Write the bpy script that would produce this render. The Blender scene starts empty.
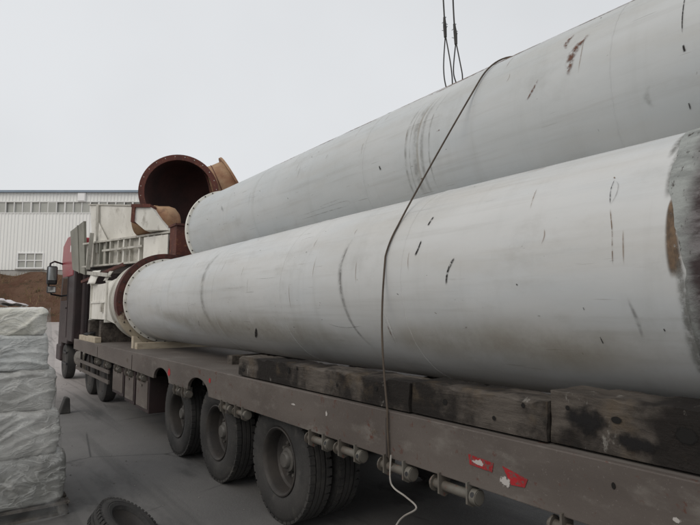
import bpy, math, random
from mathutils import Vector, Matrix, noise
R_ = math.radians
random.seed(7)
sc = bpy.context.scene
col = sc.collection

# ------------------------------------------------------------------ camera, sky, sun, exposure
YAW, PITCH, EYE = 36.57, 5.38, 1.95
cam_d = bpy.data.cameras.new('camera'); cam = bpy.data.objects.new('camera', cam_d); col.objects.link(cam)
cam.location = (0, 0, EYE); cam.rotation_euler = (R_(90 + PITCH), 0, R_(-YAW))
cam_d.sensor_width = 36; cam_d.lens = 526 / 700 * 36; cam_d.clip_end = 3000; cam_d.clip_start = 0.05
sc.camera = cam

SUN_EL, SUN_AZ = 42, -105          # azimuth from +Y, clockwise positive
world = bpy.data.worlds.new('World'); sc.world = world; world.use_nodes = True
wn, wl = world.node_tree.nodes, world.node_tree.links
bg = wn['Background']; bg.inputs['Strength'].default_value = 0.1
sky = wn.new('ShaderNodeTexSky'); sky.sky_type = 'NISHITA'; sky.sun_disc = False
sky.sun_elevation = R_(SUN_EL); sky.sun_rotation = R_(SUN_AZ); sky.dust_density = 4; sky.air_density = 1.5
hs = wn.new('ShaderNodeHueSaturation'); hs.inputs['Saturation'].default_value = 0.45
wl.new(sky.outputs[0], hs.inputs['Color'])
wm = wn.new('ShaderNodeMix'); wm.data_type = 'RGBA'; wm.inputs[0].default_value = 0.86
wl.new(hs.outputs[0], wm.inputs[6]); wm.inputs[7].default_value = (8.0, 8.15, 8.35, 1)
wt = wn.new('ShaderNodeTexCoord'); wz = wn.new('ShaderNodeTexNoise'); wz.inputs['Scale'].default_value = 1.6; wz.inputs['Detail'].default_value = 4
wl.new(wt.outputs['Generated'], wz.inputs['Vector'])
wr = wn.new('ShaderNodeMapRange'); wl.new(wz.outputs[0], wr.inputs[0])
for i_, x_ in enumerate((0.3, 0.7, 0.94, 1.05)): wr.inputs[i_ + 1].default_value = x_
wx = wn.new('ShaderNodeVectorMath'); wx.operation = 'SCALE'; wl.new(wm.outputs[2], wx.inputs[0]); wl.new(wr.outputs[0], wx.inputs['Scale'])
wl.new(wx.outputs[0], bg.inputs['Color'])

sd = bpy.data.lights.new('sun', 'SUN'); so = bpy.data.objects.new('sun', sd); col.objects.link(so)
sd.energy = 0.8; sd.angle = R_(35); sd.color = (1.0, 0.93, 0.84)
sv = Vector((math.sin(R_(SUN_AZ)) * math.cos(R_(SUN_EL)), math.cos(R_(SUN_AZ)) * math.cos(R_(SUN_EL)), math.sin(R_(SUN_EL))))
so.rotation_euler = sv.to_track_quat('Z', 'Y').to_euler(); so.location = (-20, 10, 30)
sc.view_settings.view_transform = 'Standard'; sc.view_settings.look = 'None'
sc.view_settings.exposure = 0; sc.view_settings.gamma = 1; sc.view_settings.use_curve_mapping = False
sc.render.engine = 'CYCLES'

# ------------------------------------------------------------------ materials
class NT:
    def __init__(s, name):
        s.m = bpy.data.materials.new(name); s.m.use_nodes = True
        s.t = s.m.node_tree; s.n = s.t.nodes; s.l = s.t.links
        s.b = s.n['Principled BSDF']; s.tc = s.n.new('ShaderNodeTexCoord')
    def _in(s, sock, v):
        if isinstance(v, (int, float)): sock.default_value = v
        elif isinstance(v, tuple): sock.default_value = (*v, 1) if len(v) == 3 and sock.type == 'RGBA' else v
        else: s.l.new(v, sock)
    def coord(s, scale=(1, 1, 1), kind='Object', loc=(0, 0, 0), rot=(0, 0, 0)):
        mp = s.n.new('ShaderNodeMapping'); s.l.new(s.tc.outputs[kind], mp.inputs[0])
        mp.inputs['Scale'].default_value = scale; mp.inputs['Location'].default_value = loc; mp.inputs['Rotation'].default_value = rot
        return mp.outputs[0]
    def noise(s, vec, scale, detail=5, rough=0.55, dist=0):
        t = s.n.new('ShaderNodeTexNoise'); s.l.new(vec, t.inputs['Vector'])
        t.inputs['Scale'].default_value = scale; t.inputs['Detail'].default_value = detail
        t.inputs['Roughness'].default_value = rough; t.inputs['Distortion'].default_value = dist
        return t.outputs[0]
    def vor(s, vec, scale, feat='F1', out=0):
        t = s.n.new('ShaderNodeTexVoronoi'); t.feature = feat; s.l.new(vec, t.inputs['Vector']); t.inputs['Scale'].default_value = scale
        return t.outputs[out]
    def ramp(s, v, a, b, lo=0.0, hi=1.0):
        t = s.n.new('ShaderNodeMapRange'); t.interpolation_type = 'SMOOTHSTEP'; s.l.new(v, t.inputs[0])
        for i, x in enumerate((a, b, lo, hi)): t.inputs[i + 1].default_value = x
        return t.outputs[0]
    def math(s, op, a, b=0.0):
        t = s.n.new('ShaderNodeMath'); t.operation = op; s._in(t.inputs[0], a); s._in(t.inputs[1], b); return t.outputs[0]
    def mix(s, f, a, b):
        t = s.n.new('ShaderNodeMix'); t.data_type = 'RGBA'; s._in(t.inputs[0], f); s._in(t.inputs[6], a); s._in(t.inputs[7], b); return t.outputs[2]
    def sep(s, kind='Object'):
        t = s.n.new('ShaderNodeSeparateXYZ'); s.l.new(s.tc.outputs[kind], t.inputs[0]); return t.outputs
    def bump(s, h, strength=0.3, dist=0.01):
        t = s.n.new('ShaderNodeBump'); s.l.new(h, t.inputs['Height']); t.inputs['Strength'].default_value = strength; t.inputs['Distance'].default_value = dist
        s.l.new(t.outputs[0], s.b.inputs['Normal'])
    def out(s, color, rough=0.6, metal=0.0, spec=0.4):
        s._in(s.b.inputs['Base Color'], color); s._in(s.b.inputs['Roughness'], rough)
        s._in(s.b.inputs['Metallic'], metal); s.b.inputs['Specular IOR Level'].default_value = spec
        return s.m

M = {}
def worn(name, base, alt, stain, rust, rust_amt=0.3, scale=3.0, rough=0.55, stretch=(1, 1, 1), stain_amt=0.5, bumpd=0.004, spec=0.35):
    """paint or metal with tone drift, stains and rust flecks"""
    k = NT(name); c = k.coord(stretch); o = k.coord()
    col_ = k.mix(k.ramp(k.noise(c, scale * 0.5, 4), 0.35, 0.68), base, alt)
    s1 = k.ramp(k.noise(k.coord(tuple(x * 1.0 for x in stretch), loc=(3.1, 1.7, 5.2)), scale * 1.3, 8, 0.65), 0.52, 0.74)
    col_ = k.mix(k.math('MULTIPLY', s1, stain_amt), col_, stain)
    sp_ = k.ramp(k.noise(k.coord(loc=(2, 6, 8)), scale * 15, 5, 0.75), 0.60, 0.68)
    col_ = k.mix(k.math('MULTIPLY', sp_, stain_amt * 0.7), col_, stain)
    r1 = k.ramp(k.noise(k.coord(loc=(9, 2, 4)), scale * 3.2, 9, 0.7), 0.72 - rust_amt * 0.3, 0.79 - rust_amt * 0.25)
    col_ = k.mix(r1, col_, rust)
    fine = k.noise(o, 60, 6, 0.7)
    k.bump(k.math('ADD', k.math('MULTIPLY', fine, 0.4), k.noise(o, scale * 2, 4)), 0.35, bumpd)
    M[name] = k.out(col_, k.ramp(fine, 0.3, 0.7, rough - 0.1, rough + 0.15), 0, spec); return M[name]

def pipe_paint(name, base, alt, rust_top):
    k = NT(name); o = k.coord()
    c = k.mix(k.ramp(k.noise(k.coord((1, 0.45, 1)), 1.1, 5, 0.6), 0.3, 0.7), base, alt)
    c = k.mix(k.math('MULTIPLY', k.ramp(k.noise(k.coord((1.2, .35, 1.2), loc=(7, 1, 3)), 1.3, 5, .6), .45, .72), .38), c, (base[0] * .86, base[1] * .93, base[2] * 1.0))
    c = k.mix(k.math('MULTIPLY', k.ramp(k.noise(k.coord((1.6, .3, 1.6), loc=(1, 9, 6)), 1.5, 6, .65), .47, .72), .36), c, (base[0] * .80, base[1] * .75, base[2] * .68))
    lng = k.ramp(k.noise(k.coord((7, .35, 7), loc=(5, 5, 5)), 1.4, 7, .65), .50, .74)
    c = k.mix(k.math('MULTIPLY', lng, .22), c, (0.25, 0.235, 0.205))
    # grime dragged round the shell (bands across the axis)
    band = k.ramp(k.noise(k.coord((0.5, 5.5, 0.5)), 1.0, 7, 0.6), 0.50, 0.78)
    c = k.mix(k.math('MULTIPLY', band, 0.16), c, (0.26, 0.255, 0.225))
    # mottled handling dirt
    mot = k.ramp(k.noise(k.coord((1, 0.6, 1), loc=(4, 7, 1)), 2.6, 9, 0.68), 0.52, 0.76)
    c = k.mix(k.math('MULTIPLY', mot, 0.28), c, (0.25, 0.24, 0.21))
    fine = k.noise(o, 38, 8, 0.7)
    spec_ = k.ramp(k.noise(k.coord((1, 0.5, 1), loc=(1, 2, 9)), 21, 6, 0.6), 0.70, 0.76)
    c = k.mix(k.math('MULTIPLY', spec_, 0.75), c, (0.10, 0.085, 0.07))
    # thin scratches along the shell
    scr = k.ramp(k.noise(k.coord((18, 0.8, 18), rot=(0.25, 0, 0.1)), 2.2, 3, 0.5), 0.71, 0.75)
    c = k.mix(k.math('MULTIPLY', scr, 0.35), c, (0.17, 0.15, 0.13))
    rs = k.math('MULTIPLY', k.ramp(k.noise(k.coord((1.4, 0.8, 1.4), loc=(2, 2, 2)), 5, 9, 0.72), 0.55, 0.63), k.ramp(k.sep()[2], rust_top, rust_top + 0.12))
    c = k.mix(rs, c, (0.10, 0.05, 0.03))
    k.bump(k.math('ADD', k.math('MULTIPLY', fine, 0.25), k.noise(o, 4.5, 5)), 0.25, 0.006)
    M[name] = k.out(c, k.ramp(fine, 0.3, 0.7, 0.42, 0.62), 0, 0.4)

pipe_paint('pipe_white', (0.57, 0.572, 0.562), (0.50, 0.505, 0.495), 0.70)
pipe_paint('pipe_grey', (0.54, 0.55, 0.545), (0.465, 0.485, 0.485), 0.72)
worn('white_steel', (0.76, 0.74, 0.68), (0.64, 0.62, 0.56), (0.22, 0.19, 0.15), (0.14, 0.08, 0.05), 0.28, 3.2, 0.5, (1.5, 1.5, .6), 0.6)
worn('cream_steel', (0.53, 0.51, 0.455), (0.38, 0.365, 0.32), (0.17, 0.15, 0.12), (0.13, 0.075, 0.05), 0.42, 4, 0.5, (2.2, 2.2, .6), 0.8)
worn('grey_plate', (0.29, 0.285, 0.245), (0.21, 0.205, 0.175), (0.09, 0.085, 0.07), (0.16, 0.09, 0.05), 0.1, 2.5, 0.6, (1, 1, .5), 0.5)
worn('oxide_red', (0.115, 0.036, 0.026), (0.070, 0.026, 0.021), (0.05, 0.024, 0.019), (0.20, 0.085, 0.045), 0.55, 4.5, 0.7)
worn('rust_tan', (0.36, 0.235, 0.14), (0.25, 0.125, 0.070), (0.11, 0.055, 0.035), (0.42, 0.34, 0.25), 0.35, 5, 0.75, (1, 1, 1), 0.7, 0.008)
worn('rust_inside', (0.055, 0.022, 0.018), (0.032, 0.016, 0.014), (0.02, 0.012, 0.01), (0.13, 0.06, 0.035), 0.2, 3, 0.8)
worn('rail_paint', (0.125, 0.106, 0.093), (0.085, 0.070, 0.061), (0.19, 0.172, 0.152), (0.095, 0.042, 0.03), 0.45, 3.4, 0.6, (1, .45, 1), 0.8)
worn('deck_steel', (0.125, 0.11, 0.098), (0.09, 0.075, 0.065), (0.19, 0.175, 0.155), (0.10, 0.045, 0.03), 0.3, 2.5, 0.7, (1, .5, 1), 0.6)
worn('chassis', (0.032, 0.028, 0.026), (0.05, 0.04, 0.035), (0.08, 0.07, 0.06), (0.09, 0.04, 0.025), 0.2, 5, 0.7)
worn('winch_steel', (0.15, 0.14, 0.12), (0.10, 0.085, 0.07), (0.05, 0.04, 0.035), (0.16, 0.05, 0.035), 0.4, 9, 0.55)
worn('rubber', (0.032, 0.031, 0.030), (0.054, 0.051, 0.048), (0.085, 0.079, 0.07), (0.065, 0.06, 0.054), 0.35, 5, 0.8, (1, 1, 1), 0.7)
worn('rim_steel', (0.035, 0.032, 0.03), (0.055, 0.048, 0.042), (0.03, 0.026, 0.023), (0.10, 0.05, 0.03), 0.2, 7, 0.6)
worn('hub_steel', (0.10, 0.094, 0.085), (0.07, 0.064, 0.058), (0.05, 0.045, 0.04), (0.10, 0.05, 0.03), 0.2, 9, 0.5)
worn('cab_red', (0.30, 0.020, 0.032), (0.25, 0.018, 0.028), (0.12, 0.03, 0.03), (0.1, 0.03, 0.03), 0.02, 2, 0.3, (1, 1, 1), 0.3, 0.001, 0.5)
worn('cab_dark', (0.040, 0.026, 0.026), (0.030, 0.022, 0.022), (0.075, 0.06, 0.055), (0.05, 0.03, 0.03), 0.05, 3, 0.45)
worn('black_plastic', (0.02, 0.02, 0.021), (0.03, 0.03, 0.031), (0.05, 0.048, 0.045), (0.03, 0.03, 0.03), 0.05, 5, 0.45)
worn('wire', (0.035, 0.033, 0.031), (0.05, 0.047, 0.043), (0.03, 0.03, 0.03), (0.07, 0.045, 0.03), 0.2, 12, 0.6)
worn('rope_brown', (0.085, 0.065, 0.048), (0.06, 0.047, 0.037), (0.1, 0.08, 0.06), (0.03, 0.022, 0.018), 0.2, 14, 0.85)
worn('pale_wire', (0.34, 0.32, 0.29), (0.26, 0.24, 0.21), (0.15, 0.13, 0.11), (0.15, 0.1, 0.06), 0.1, 12, 0.6)
worn('pale_wood', (0.46, 0.40, 0.31), (0.36, 0.30, 0.22), (0.20, 0.15, 0.10), (0.12, 0.09, 0.06), 0.2, 5, 0.8, (1, 4, 4), 0.5)
worn('red_film', (0.36, 0.02, 0.025), (0.24, 0.02, 0.022), (0.10, 0.05, 0.045), (0.10, 0.085, 0.075), 0.75, 18, 0.35, (1, 1, 1), 0.5, 0.001)
worn('white_film', (0.62, 0.60, 0.57), (0.5, 0.48, 0.45), (0.22, 0.18, 0.15), (0.3, 0.08, 0.06), 0.3, 18, 0.4, (1, 1, 1), 0.6, 0.001)
worn('brown_bare', (0.20, 0.135, 0.085), (0.15, 0.10, 0.065), (0.10, 0.07, 0.05), (0.3, 0.27, 0.22), 0.2, 8, 0.8)
worn('plinth', (0.42, 0.41, 0.385), (0.34, 0.33, 0.31), (0.24, 0.22, 0.2), (0.2, 0.16, 0.12), 0.1, .8, 0.8)
worn('wall_sheet', (0.84, 0.845, 0.815), (0.80, 0.80, 0.77), (0.70, 0.70, 0.66), (0.5, 0.47, 0.42), 0.0, 0.35, 0.55, (1, 1, .25), 0.45, 0.002)
worn('roof_trim', (0.27, 0.33, 0.40), (0.24, 0.30, 0.36), (0.2, 0.24, 0.28), (0.2, 0.2, 0.2), 0.0, 1, 0.5)
worn('window_frame', (0.72, 0.72, 0.70), (0.68, 0.68, 0.66), (0.35, 0.34, 0.32), (0.3, 0.26, 0.22), 0.05, 2, 0.5)
worn('vent_white', (0.85, 0.85, 0.84), (0.8, 0.8, 0.79), (0.7, 0.7, 0.68), (0.6, 0.6, 0.58), 0.0, 1, 0.5)

def ring_mat():
    k = NT('ring_paint'); o = k.coord(); sx = k.sep()
    f = k.ramp(k.math('ADD', k.math('ADD', sx[2], k.math('MULTIPLY', sx[0], -0.15)), k.math('MULTIPLY', k.noise(o, 5, 6, .7), 0.9)), 0.12, 0.34)
    c = k.mix(f, (0.42, 0.36, 0.27), k.mix(k.ramp(k.noise(o, 6, 6, .7), .4, .65), (0.062, 0.024, 0.020), (0.10, 0.035, 0.027)))
    k.bump(k.noise(o, 30, 6, .7), .4, .004); M['ring_paint'] = k.out(c, .65, 0, .3)
ring_mat()

def timber_mat():
    k = NT('timber'); o = k.coord()
    g = k.noise(k.coord((6, 0.8, 6)), 2.2, 8, 0.7, 0.4)
    c = k.mix(k.ramp(g, 0.3, 0.7), (0.050, 0.042, 0.036), (0.125, 0.108, 0.092))
    c = k.mix(k.ramp(k.noise(k.coord(loc=(5, 1, 2)), 1.7, 6, 0.6), 0.43, 0.57), c, (0.020, 0.017, 0.015))
    c = k.mix(k.math('MULTIPLY', k.ramp(k.noise(k.coord(loc=(1, 8, 3)), 2.4, 7, 0.65), 0.55, 0.70), 0.45), c, (0.12, 0.088, 0.055))
    c = k.mix(k.math('MULTIPLY', k.ramp(k.noise(k.coord((1, 2, 1), loc=(7, 3, 3)), 5, 8, 0.7), 0.62, 0.68), 0.6), c, (0.26, 0.245, 0.22))
    k.bump(k.math('ADD', g, k.math('MULTIPLY', k.noise(o, 25, 7, 0.7), 0.8)), 0.9, 0.014)
    M['timber'] = k.out(c, 0.85, 0, 0.2)
timber_mat()

def crust_mat():
    k = NT('crust'); o = k.coord()
    st = k.noise(k.coord((3, 1.2, 3)), 3.0, 8, .7)
    inner = k.ramp(k.math('ADD', k.sep()[1], k.math('MULTIPLY', k.noise(k.coord((2.5, 1, 2.5)), 1.6, 6, .65), .22)), -4.61, -4.52)
    pale = k.mix(k.ramp(st, .4, .65), (0.33, 0.345, 0.33), (0.22, 0.23, 0.22))
    dark = k.mix(k.ramp(st, .42, .62), (0.055, 0.042, 0.042), (0.20, 0.185, 0.185))
    c = k.mix(inner, dark, pale)
    c = k.mix(k.ramp(k.noise(k.coord((1, 2.5, 1), loc=(3, 3, 1)), 11, 9, 0.75), 0.56, 0.66), c, (0.04, 0.03, 0.028))
    k.bump(k.noise(o, 20, 7, 0.65), 0.8, 0.014)
    M['crust'] = k.out(c, 0.85, 0, 0.2)
crust_mat()

def film_mat(name, a, b):
    k = NT(name); o = k.coord()
    c = k.mix(k.ramp(k.noise(o, 2.1, 5), 0.35, 0.65), a, b)
    fold = k.noise(k.coord((0.9, 0.9, 2.2), rot=(0.4, 0.5, 0.3)), 4.5, 4, 0.5, 1.0)
    rid = k.ramp(k.math('ABSOLUTE', k.math('SUBTRACT', k.noise(k.coord((1, 1, 1.8), rot=(.2, .9, .1)), 5, 3, .5, .8), .5)), 0, .07, 1, 0)
    rid2 = k.ramp(k.math('ABSOLUTE', k.math('SUBTRACT', k.noise(k.coord((1.4, 1, 1), loc=(4, 2, 7), rot=(.1, -.5, .3)), 9, 3, .5, .6), .5)), 0, .05, 1, 0)
    c = k.mix(k.math('MULTIPLY', k.ramp(k.noise(k.coord(loc=(2, 5, 1)), 3, 8, 0.7), 0.5, 0.72), 0.5), c, (0.2, 0.19, 0.165))
    c = k.mix(k.math('MULTIPLY', rid, .25), c, (0.75, 0.75, 0.72))
    k.bump(k.math('ADD', fold, k.math('ADD', k.math('MULTIPLY', rid, .32), k.math('MULTIPLY', rid2, .08))), 0.45, 0.03)
    k.b.inputs['Coat Weight'].default_value = 0.5; k.b.inputs['Coat Roughness'].default_value = 0.12
    M[name] = k.out(c, k.ramp(k.noise(o, 7, 4), 0.35, 0.65, 0.2, 0.45), 0, 0.5)
def milky():
    k = NT('milky_film'); o = k.coord()
    f = k.noise(k.coord((1, 1, 1.6), rot=(.3, .4, .2)), 4, 5, .55, .8)
    k.bump(k.math('ADD', f, k.math('MULTIPLY', k.noise(o, 9, 3, .5, .6), .15)), .28, .03)
    k._in(k.b.inputs['Alpha'], k.ramp(k.noise(k.coord(loc=(2, 1, 4)), 2.3, 5, .6), .42, .7, .07, .38))
    k.b.inputs['Coat Weight'].default_value = 1; k.b.inputs['Coat Roughness'].default_value = .07; k.b.inputs['Coat IOR'].default_value = 1.5
    M['milky_film'] = k.out(k.mix(k.ramp(k.noise(o, 1.7, 5), .4, .65), (0.70, 0.70, 0.675), (0.56, 0.56, 0.535)), .12, 0, 1.0)
milky()
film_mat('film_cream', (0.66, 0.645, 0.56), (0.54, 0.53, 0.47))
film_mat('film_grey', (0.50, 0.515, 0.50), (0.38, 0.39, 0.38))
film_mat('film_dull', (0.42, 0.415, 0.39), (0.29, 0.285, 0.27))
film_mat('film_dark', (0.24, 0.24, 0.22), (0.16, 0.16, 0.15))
film_mat('film_pink', (0.70, 0.64, 0.66), (0.60, 0.55, 0.56))

def glass_mat():
    k = NT('dusty_glass'); o = k.coord()
    c = k.mix(k.ramp(k.noise(o, 0.5, 4), 0.3, 0.7), (0.44, 0.44, 0.40), (0.34, 0.345, 0.315))
    M['dusty_glass'] = k.out(c, 0.22, 0, 0.5)
    k = NT('mirror_glass'); M['mirror_glass'] = k.out((0.55, 0.57, 0.6), 0.08, 1.0)
    k = NT('cab_glass'); M['cab_glass'] = k.out((0.02, 0.024, 0.028), 0.06, 0, 0.6)
glass_mat()

def ground_mat():
    k = NT('yard'); o = k.coord()
    big = k.noise(o, 0.22, 6, 0.6)
    c = k.mix(k.ramp(big, 0.35, 0.65), (0.145, 0.140, 0.135), (0.110, 0.107, 0.104))
    c = k.mix(k.math('MULTIPLY', k.ramp(k.noise(k.coord(loc=(4, 4, 0)), 1.1, 8, 0.7), 0.5, 0.72), 0.5), c, (0.16, 0.155, 0.148))
    c = k.mix(k.math('MULTIPLY', k.ramp(k.noise(k.coord((1.0, 0.25, 1), loc=(8, 1, 0)), 1.6, 7, 0.65), 0.56, 0.72), 0.6), c, (0.045, 0.045, 0.044))
    # paler dusty yard far off; foreground shade is put into the near colour
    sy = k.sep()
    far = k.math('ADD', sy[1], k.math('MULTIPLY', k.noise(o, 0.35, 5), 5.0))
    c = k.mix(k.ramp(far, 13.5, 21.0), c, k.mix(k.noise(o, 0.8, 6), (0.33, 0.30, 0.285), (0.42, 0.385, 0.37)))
    ck = k.ramp(k.vor(k.coord((1, 1, 1), loc=(.3, .7, 0)), .42, 'DISTANCE_TO_EDGE'), 0.0, .010, 1, 0)
    ck = k.math('MULTIPLY', ck, k.ramp(k.noise(k.coord(loc=(5, 0, 0)), .5, 4), .48, .6))
    c = k.mix(k.math('MULTIPLY', ck, .75), c, (0.025, 0.025, 0.024))
    trk = k.ramp(k.noise(k.coord((3.4, .12, 1), loc=(1, 3, 0), rot=(0, 0, .06)), 1.3, 4, .5), .54, .66)
    c = k.mix(k.math('MULTIPLY', trk, .35), c, (0.05, 0.05, 0.048))
    oil = k.ramp(k.noise(k.coord((1, .7, 1), loc=(9, 4, 0)), .9, 6, .7), .60, .70)
    c = k.mix(k.math('MULTIPLY', oil, .55), c, (0.035, 0.034, 0.032))
    pebs = k.ramp(k.vor(k.coord(loc=(.2, .4, 0)), 26), .02, .10, 1, 0)
    c = k.mix(k.math('MULTIPLY', pebs, .35), c, (0.24, 0.23, 0.21))
    grit = k.noise(o, 45, 8, 0.75)
    c = k.mix(k.math('MULTIPLY', k.ramp(grit, 0.55, 0.7), 0.3), c, (0.2, 0.195, 0.185))
    k.bump(k.math('ADD', grit, k.noise(o, 6, 5)), 0.5, 0.012)
    M['yard'] = k.out(c, k.ramp(big, 0.3, 0.7, 0.55, 0.85), 0, 0.3)
    k = NT('earth'); o = k.coord()
    c = k.mix(k.ramp(k.noise(o, 0.5, 8, 0.65), 0.35, 0.65), (0.105, 0.056, 0.038), (0.15, 0.092, 0.064))
    c = k.mix(k.ramp(k.noise(k.coord(loc=(3, 1, 2)), 1.4, 8, 0.7), 0.52, 0.66), c, (0.075, 0.055, 0.035))
    c = k.mix(k.math('MULTIPLY', k.ramp(k.noise(k.coord(loc=(6, 5, 2)), 3.0, 7, 0.7), 0.6, 0.7), 0.7), c, (0.28, 0.215, 0.14))
    k.bump(k.noise(o, 3, 9, 0.75), 1.0, 0.15)
    M['earth'] = k.out(c, 0.95, 0, 0.1)
    k = NT('dry_grass'); o = k.coord()
    M['dry_grass'] = k.out(k.mix(k.ramp(k.noise(o, 1.3, 3), 0.35, 0.65), (0.16, 0.115, 0.06), (0.28, 0.21, 0.12)), 0.9, 0, 0.1)
    k = NT('stone'); o = k.coord()
    M['stone'] = k.out(k.mix(k.noise(o, 2.5, 2), (0.10, 0.097, 0.09), (0.26, 0.25, 0.235)), 0.9, 0, 0.2)
ground_mat()

def decal_mat(name, colr, soft, nscale, a, b, maxa, rough=0.7, colr2=None):
    """dirt or paint lying on a surface; edges feathered along its own width"""
    k = NT(name); uv = k.sep('UV')
    v = k.math('ABSOLUTE', k.math('SUBTRACT', uv[1], 0.5)); u = k.math('ABSOLUTE', k.math('SUBTRACT', uv[0], 0.5))
    f = k.math('MULTIPLY', k.ramp(v, 0.5 - soft, 0.5, 1, 0), k.ramp(u, 0.5 - soft * 0.6, 0.5, 1, 0))
    nz = k.ramp(k.noise(k.coord(), nscale, 8, 0.7), a, b)
    al = k.math('MULTIPLY', k.math('MULTIPLY', f, nz), maxa)
    k.l.new(al, k.b.inputs['Alpha'])
    if colr2: colr = k.mix(k.ramp(k.noise(k.coord((1, 2, 1)), nscale * .7, 8, .7), .38, .62), colr, colr2)
    M[name] = k.out(colr, rough, 0, 0.2)
decal_mat('mark_black', (0.022, 0.02, 0.019), 0.34, 55, 0.34, 0.52, 1.0)
decal_mat('smudge_dark', (0.16, 0.15, 0.14), 0.5, 12, 0.28, 0.68, 0.5)
decal_mat('smudge_soft', (0.24, 0.23, 0.21), 0.5, 8, 0.30, 0.70, 0.45)
decal_mat('tan_tint', (0.36, 0.31, 0.23), 0.5, 2.2, 0.10, 0.80, 0.5)
decal_mat('rust_stain', (0.14, 0.06, 0.035), 0.45, 26, 0.40, 0.58, 0.9)
decal_mat('rust_soft', (0.20, 0.12, 0.075), 0.5, 12, 0.30, 0.55, 0.85)
decal_mat('drip', (0.24, 0.16, 0.10), 0.5, 18, 0.25, 0.6, 0.6)
decal_mat('grey_smear', (0.22, 0.22, 0.205), 0.5, 22, 0.30, 0.58, 0.75)
decal_mat('scratch_soft', (0.22, 0.19, 0.16), 0.5, 30, 0.35, 0.6, 0.6)
decal_mat('scratch_brown', (0.16, 0.10, 0.06), 0.35, 22, 0.36, 0.52, 0.85)
decal_mat('bare_soft', (0.19, 0.13, 0.085), 0.3, 22, 0.30, 0.46, 0.95, .85, (0.10, 0.075, 0.055))
decal_mat('pale_scuff', (0.75, 0.74, 0.72), 0.4, 30, 0.42, 0.55, 0.8)

def spot_mat(name, colr, nscale, maxa, namp, rough=.7, edge=.12):
    k = NT(name); uv = k.sep('UV'); a = k.math('SUBTRACT', uv[0], .5); b = k.math('SUBTRACT', uv[1], .5)
    d = k.math('SQRT', k.math('ADD', k.math('MULTIPLY', a, a), k.math('MULTIPLY', b, b)))
    d = k.math('ADD', d, k.math('MULTIPLY', k.math('SUBTRACT', k.noise(k.coord(), nscale, 6, .65), .5), namp))
    k.l.new(k.math('MULTIPLY', k.ramp(d, .40 - edge, .40, 1, 0), maxa), k.b.inputs['Alpha']); M[name] = k.out(colr, rough, 0, .2)
spot_mat('spot_black', (.012, .011, .01), 30, 1.0, .25)
spot_mat('spot_soot', (.014, .013, .013), 9, .92, .9, .8, .3)
spot_mat('spot_red', (.42, .018, .024), 22, .95, .7, .4)
spot_mat('spot_white', (.50, .47, .44), 40, .85, 1.1, .5)
spot_mat('spot_brown', (.15, .12, .095), 14, .6, 1.2, .8, .3)

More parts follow.
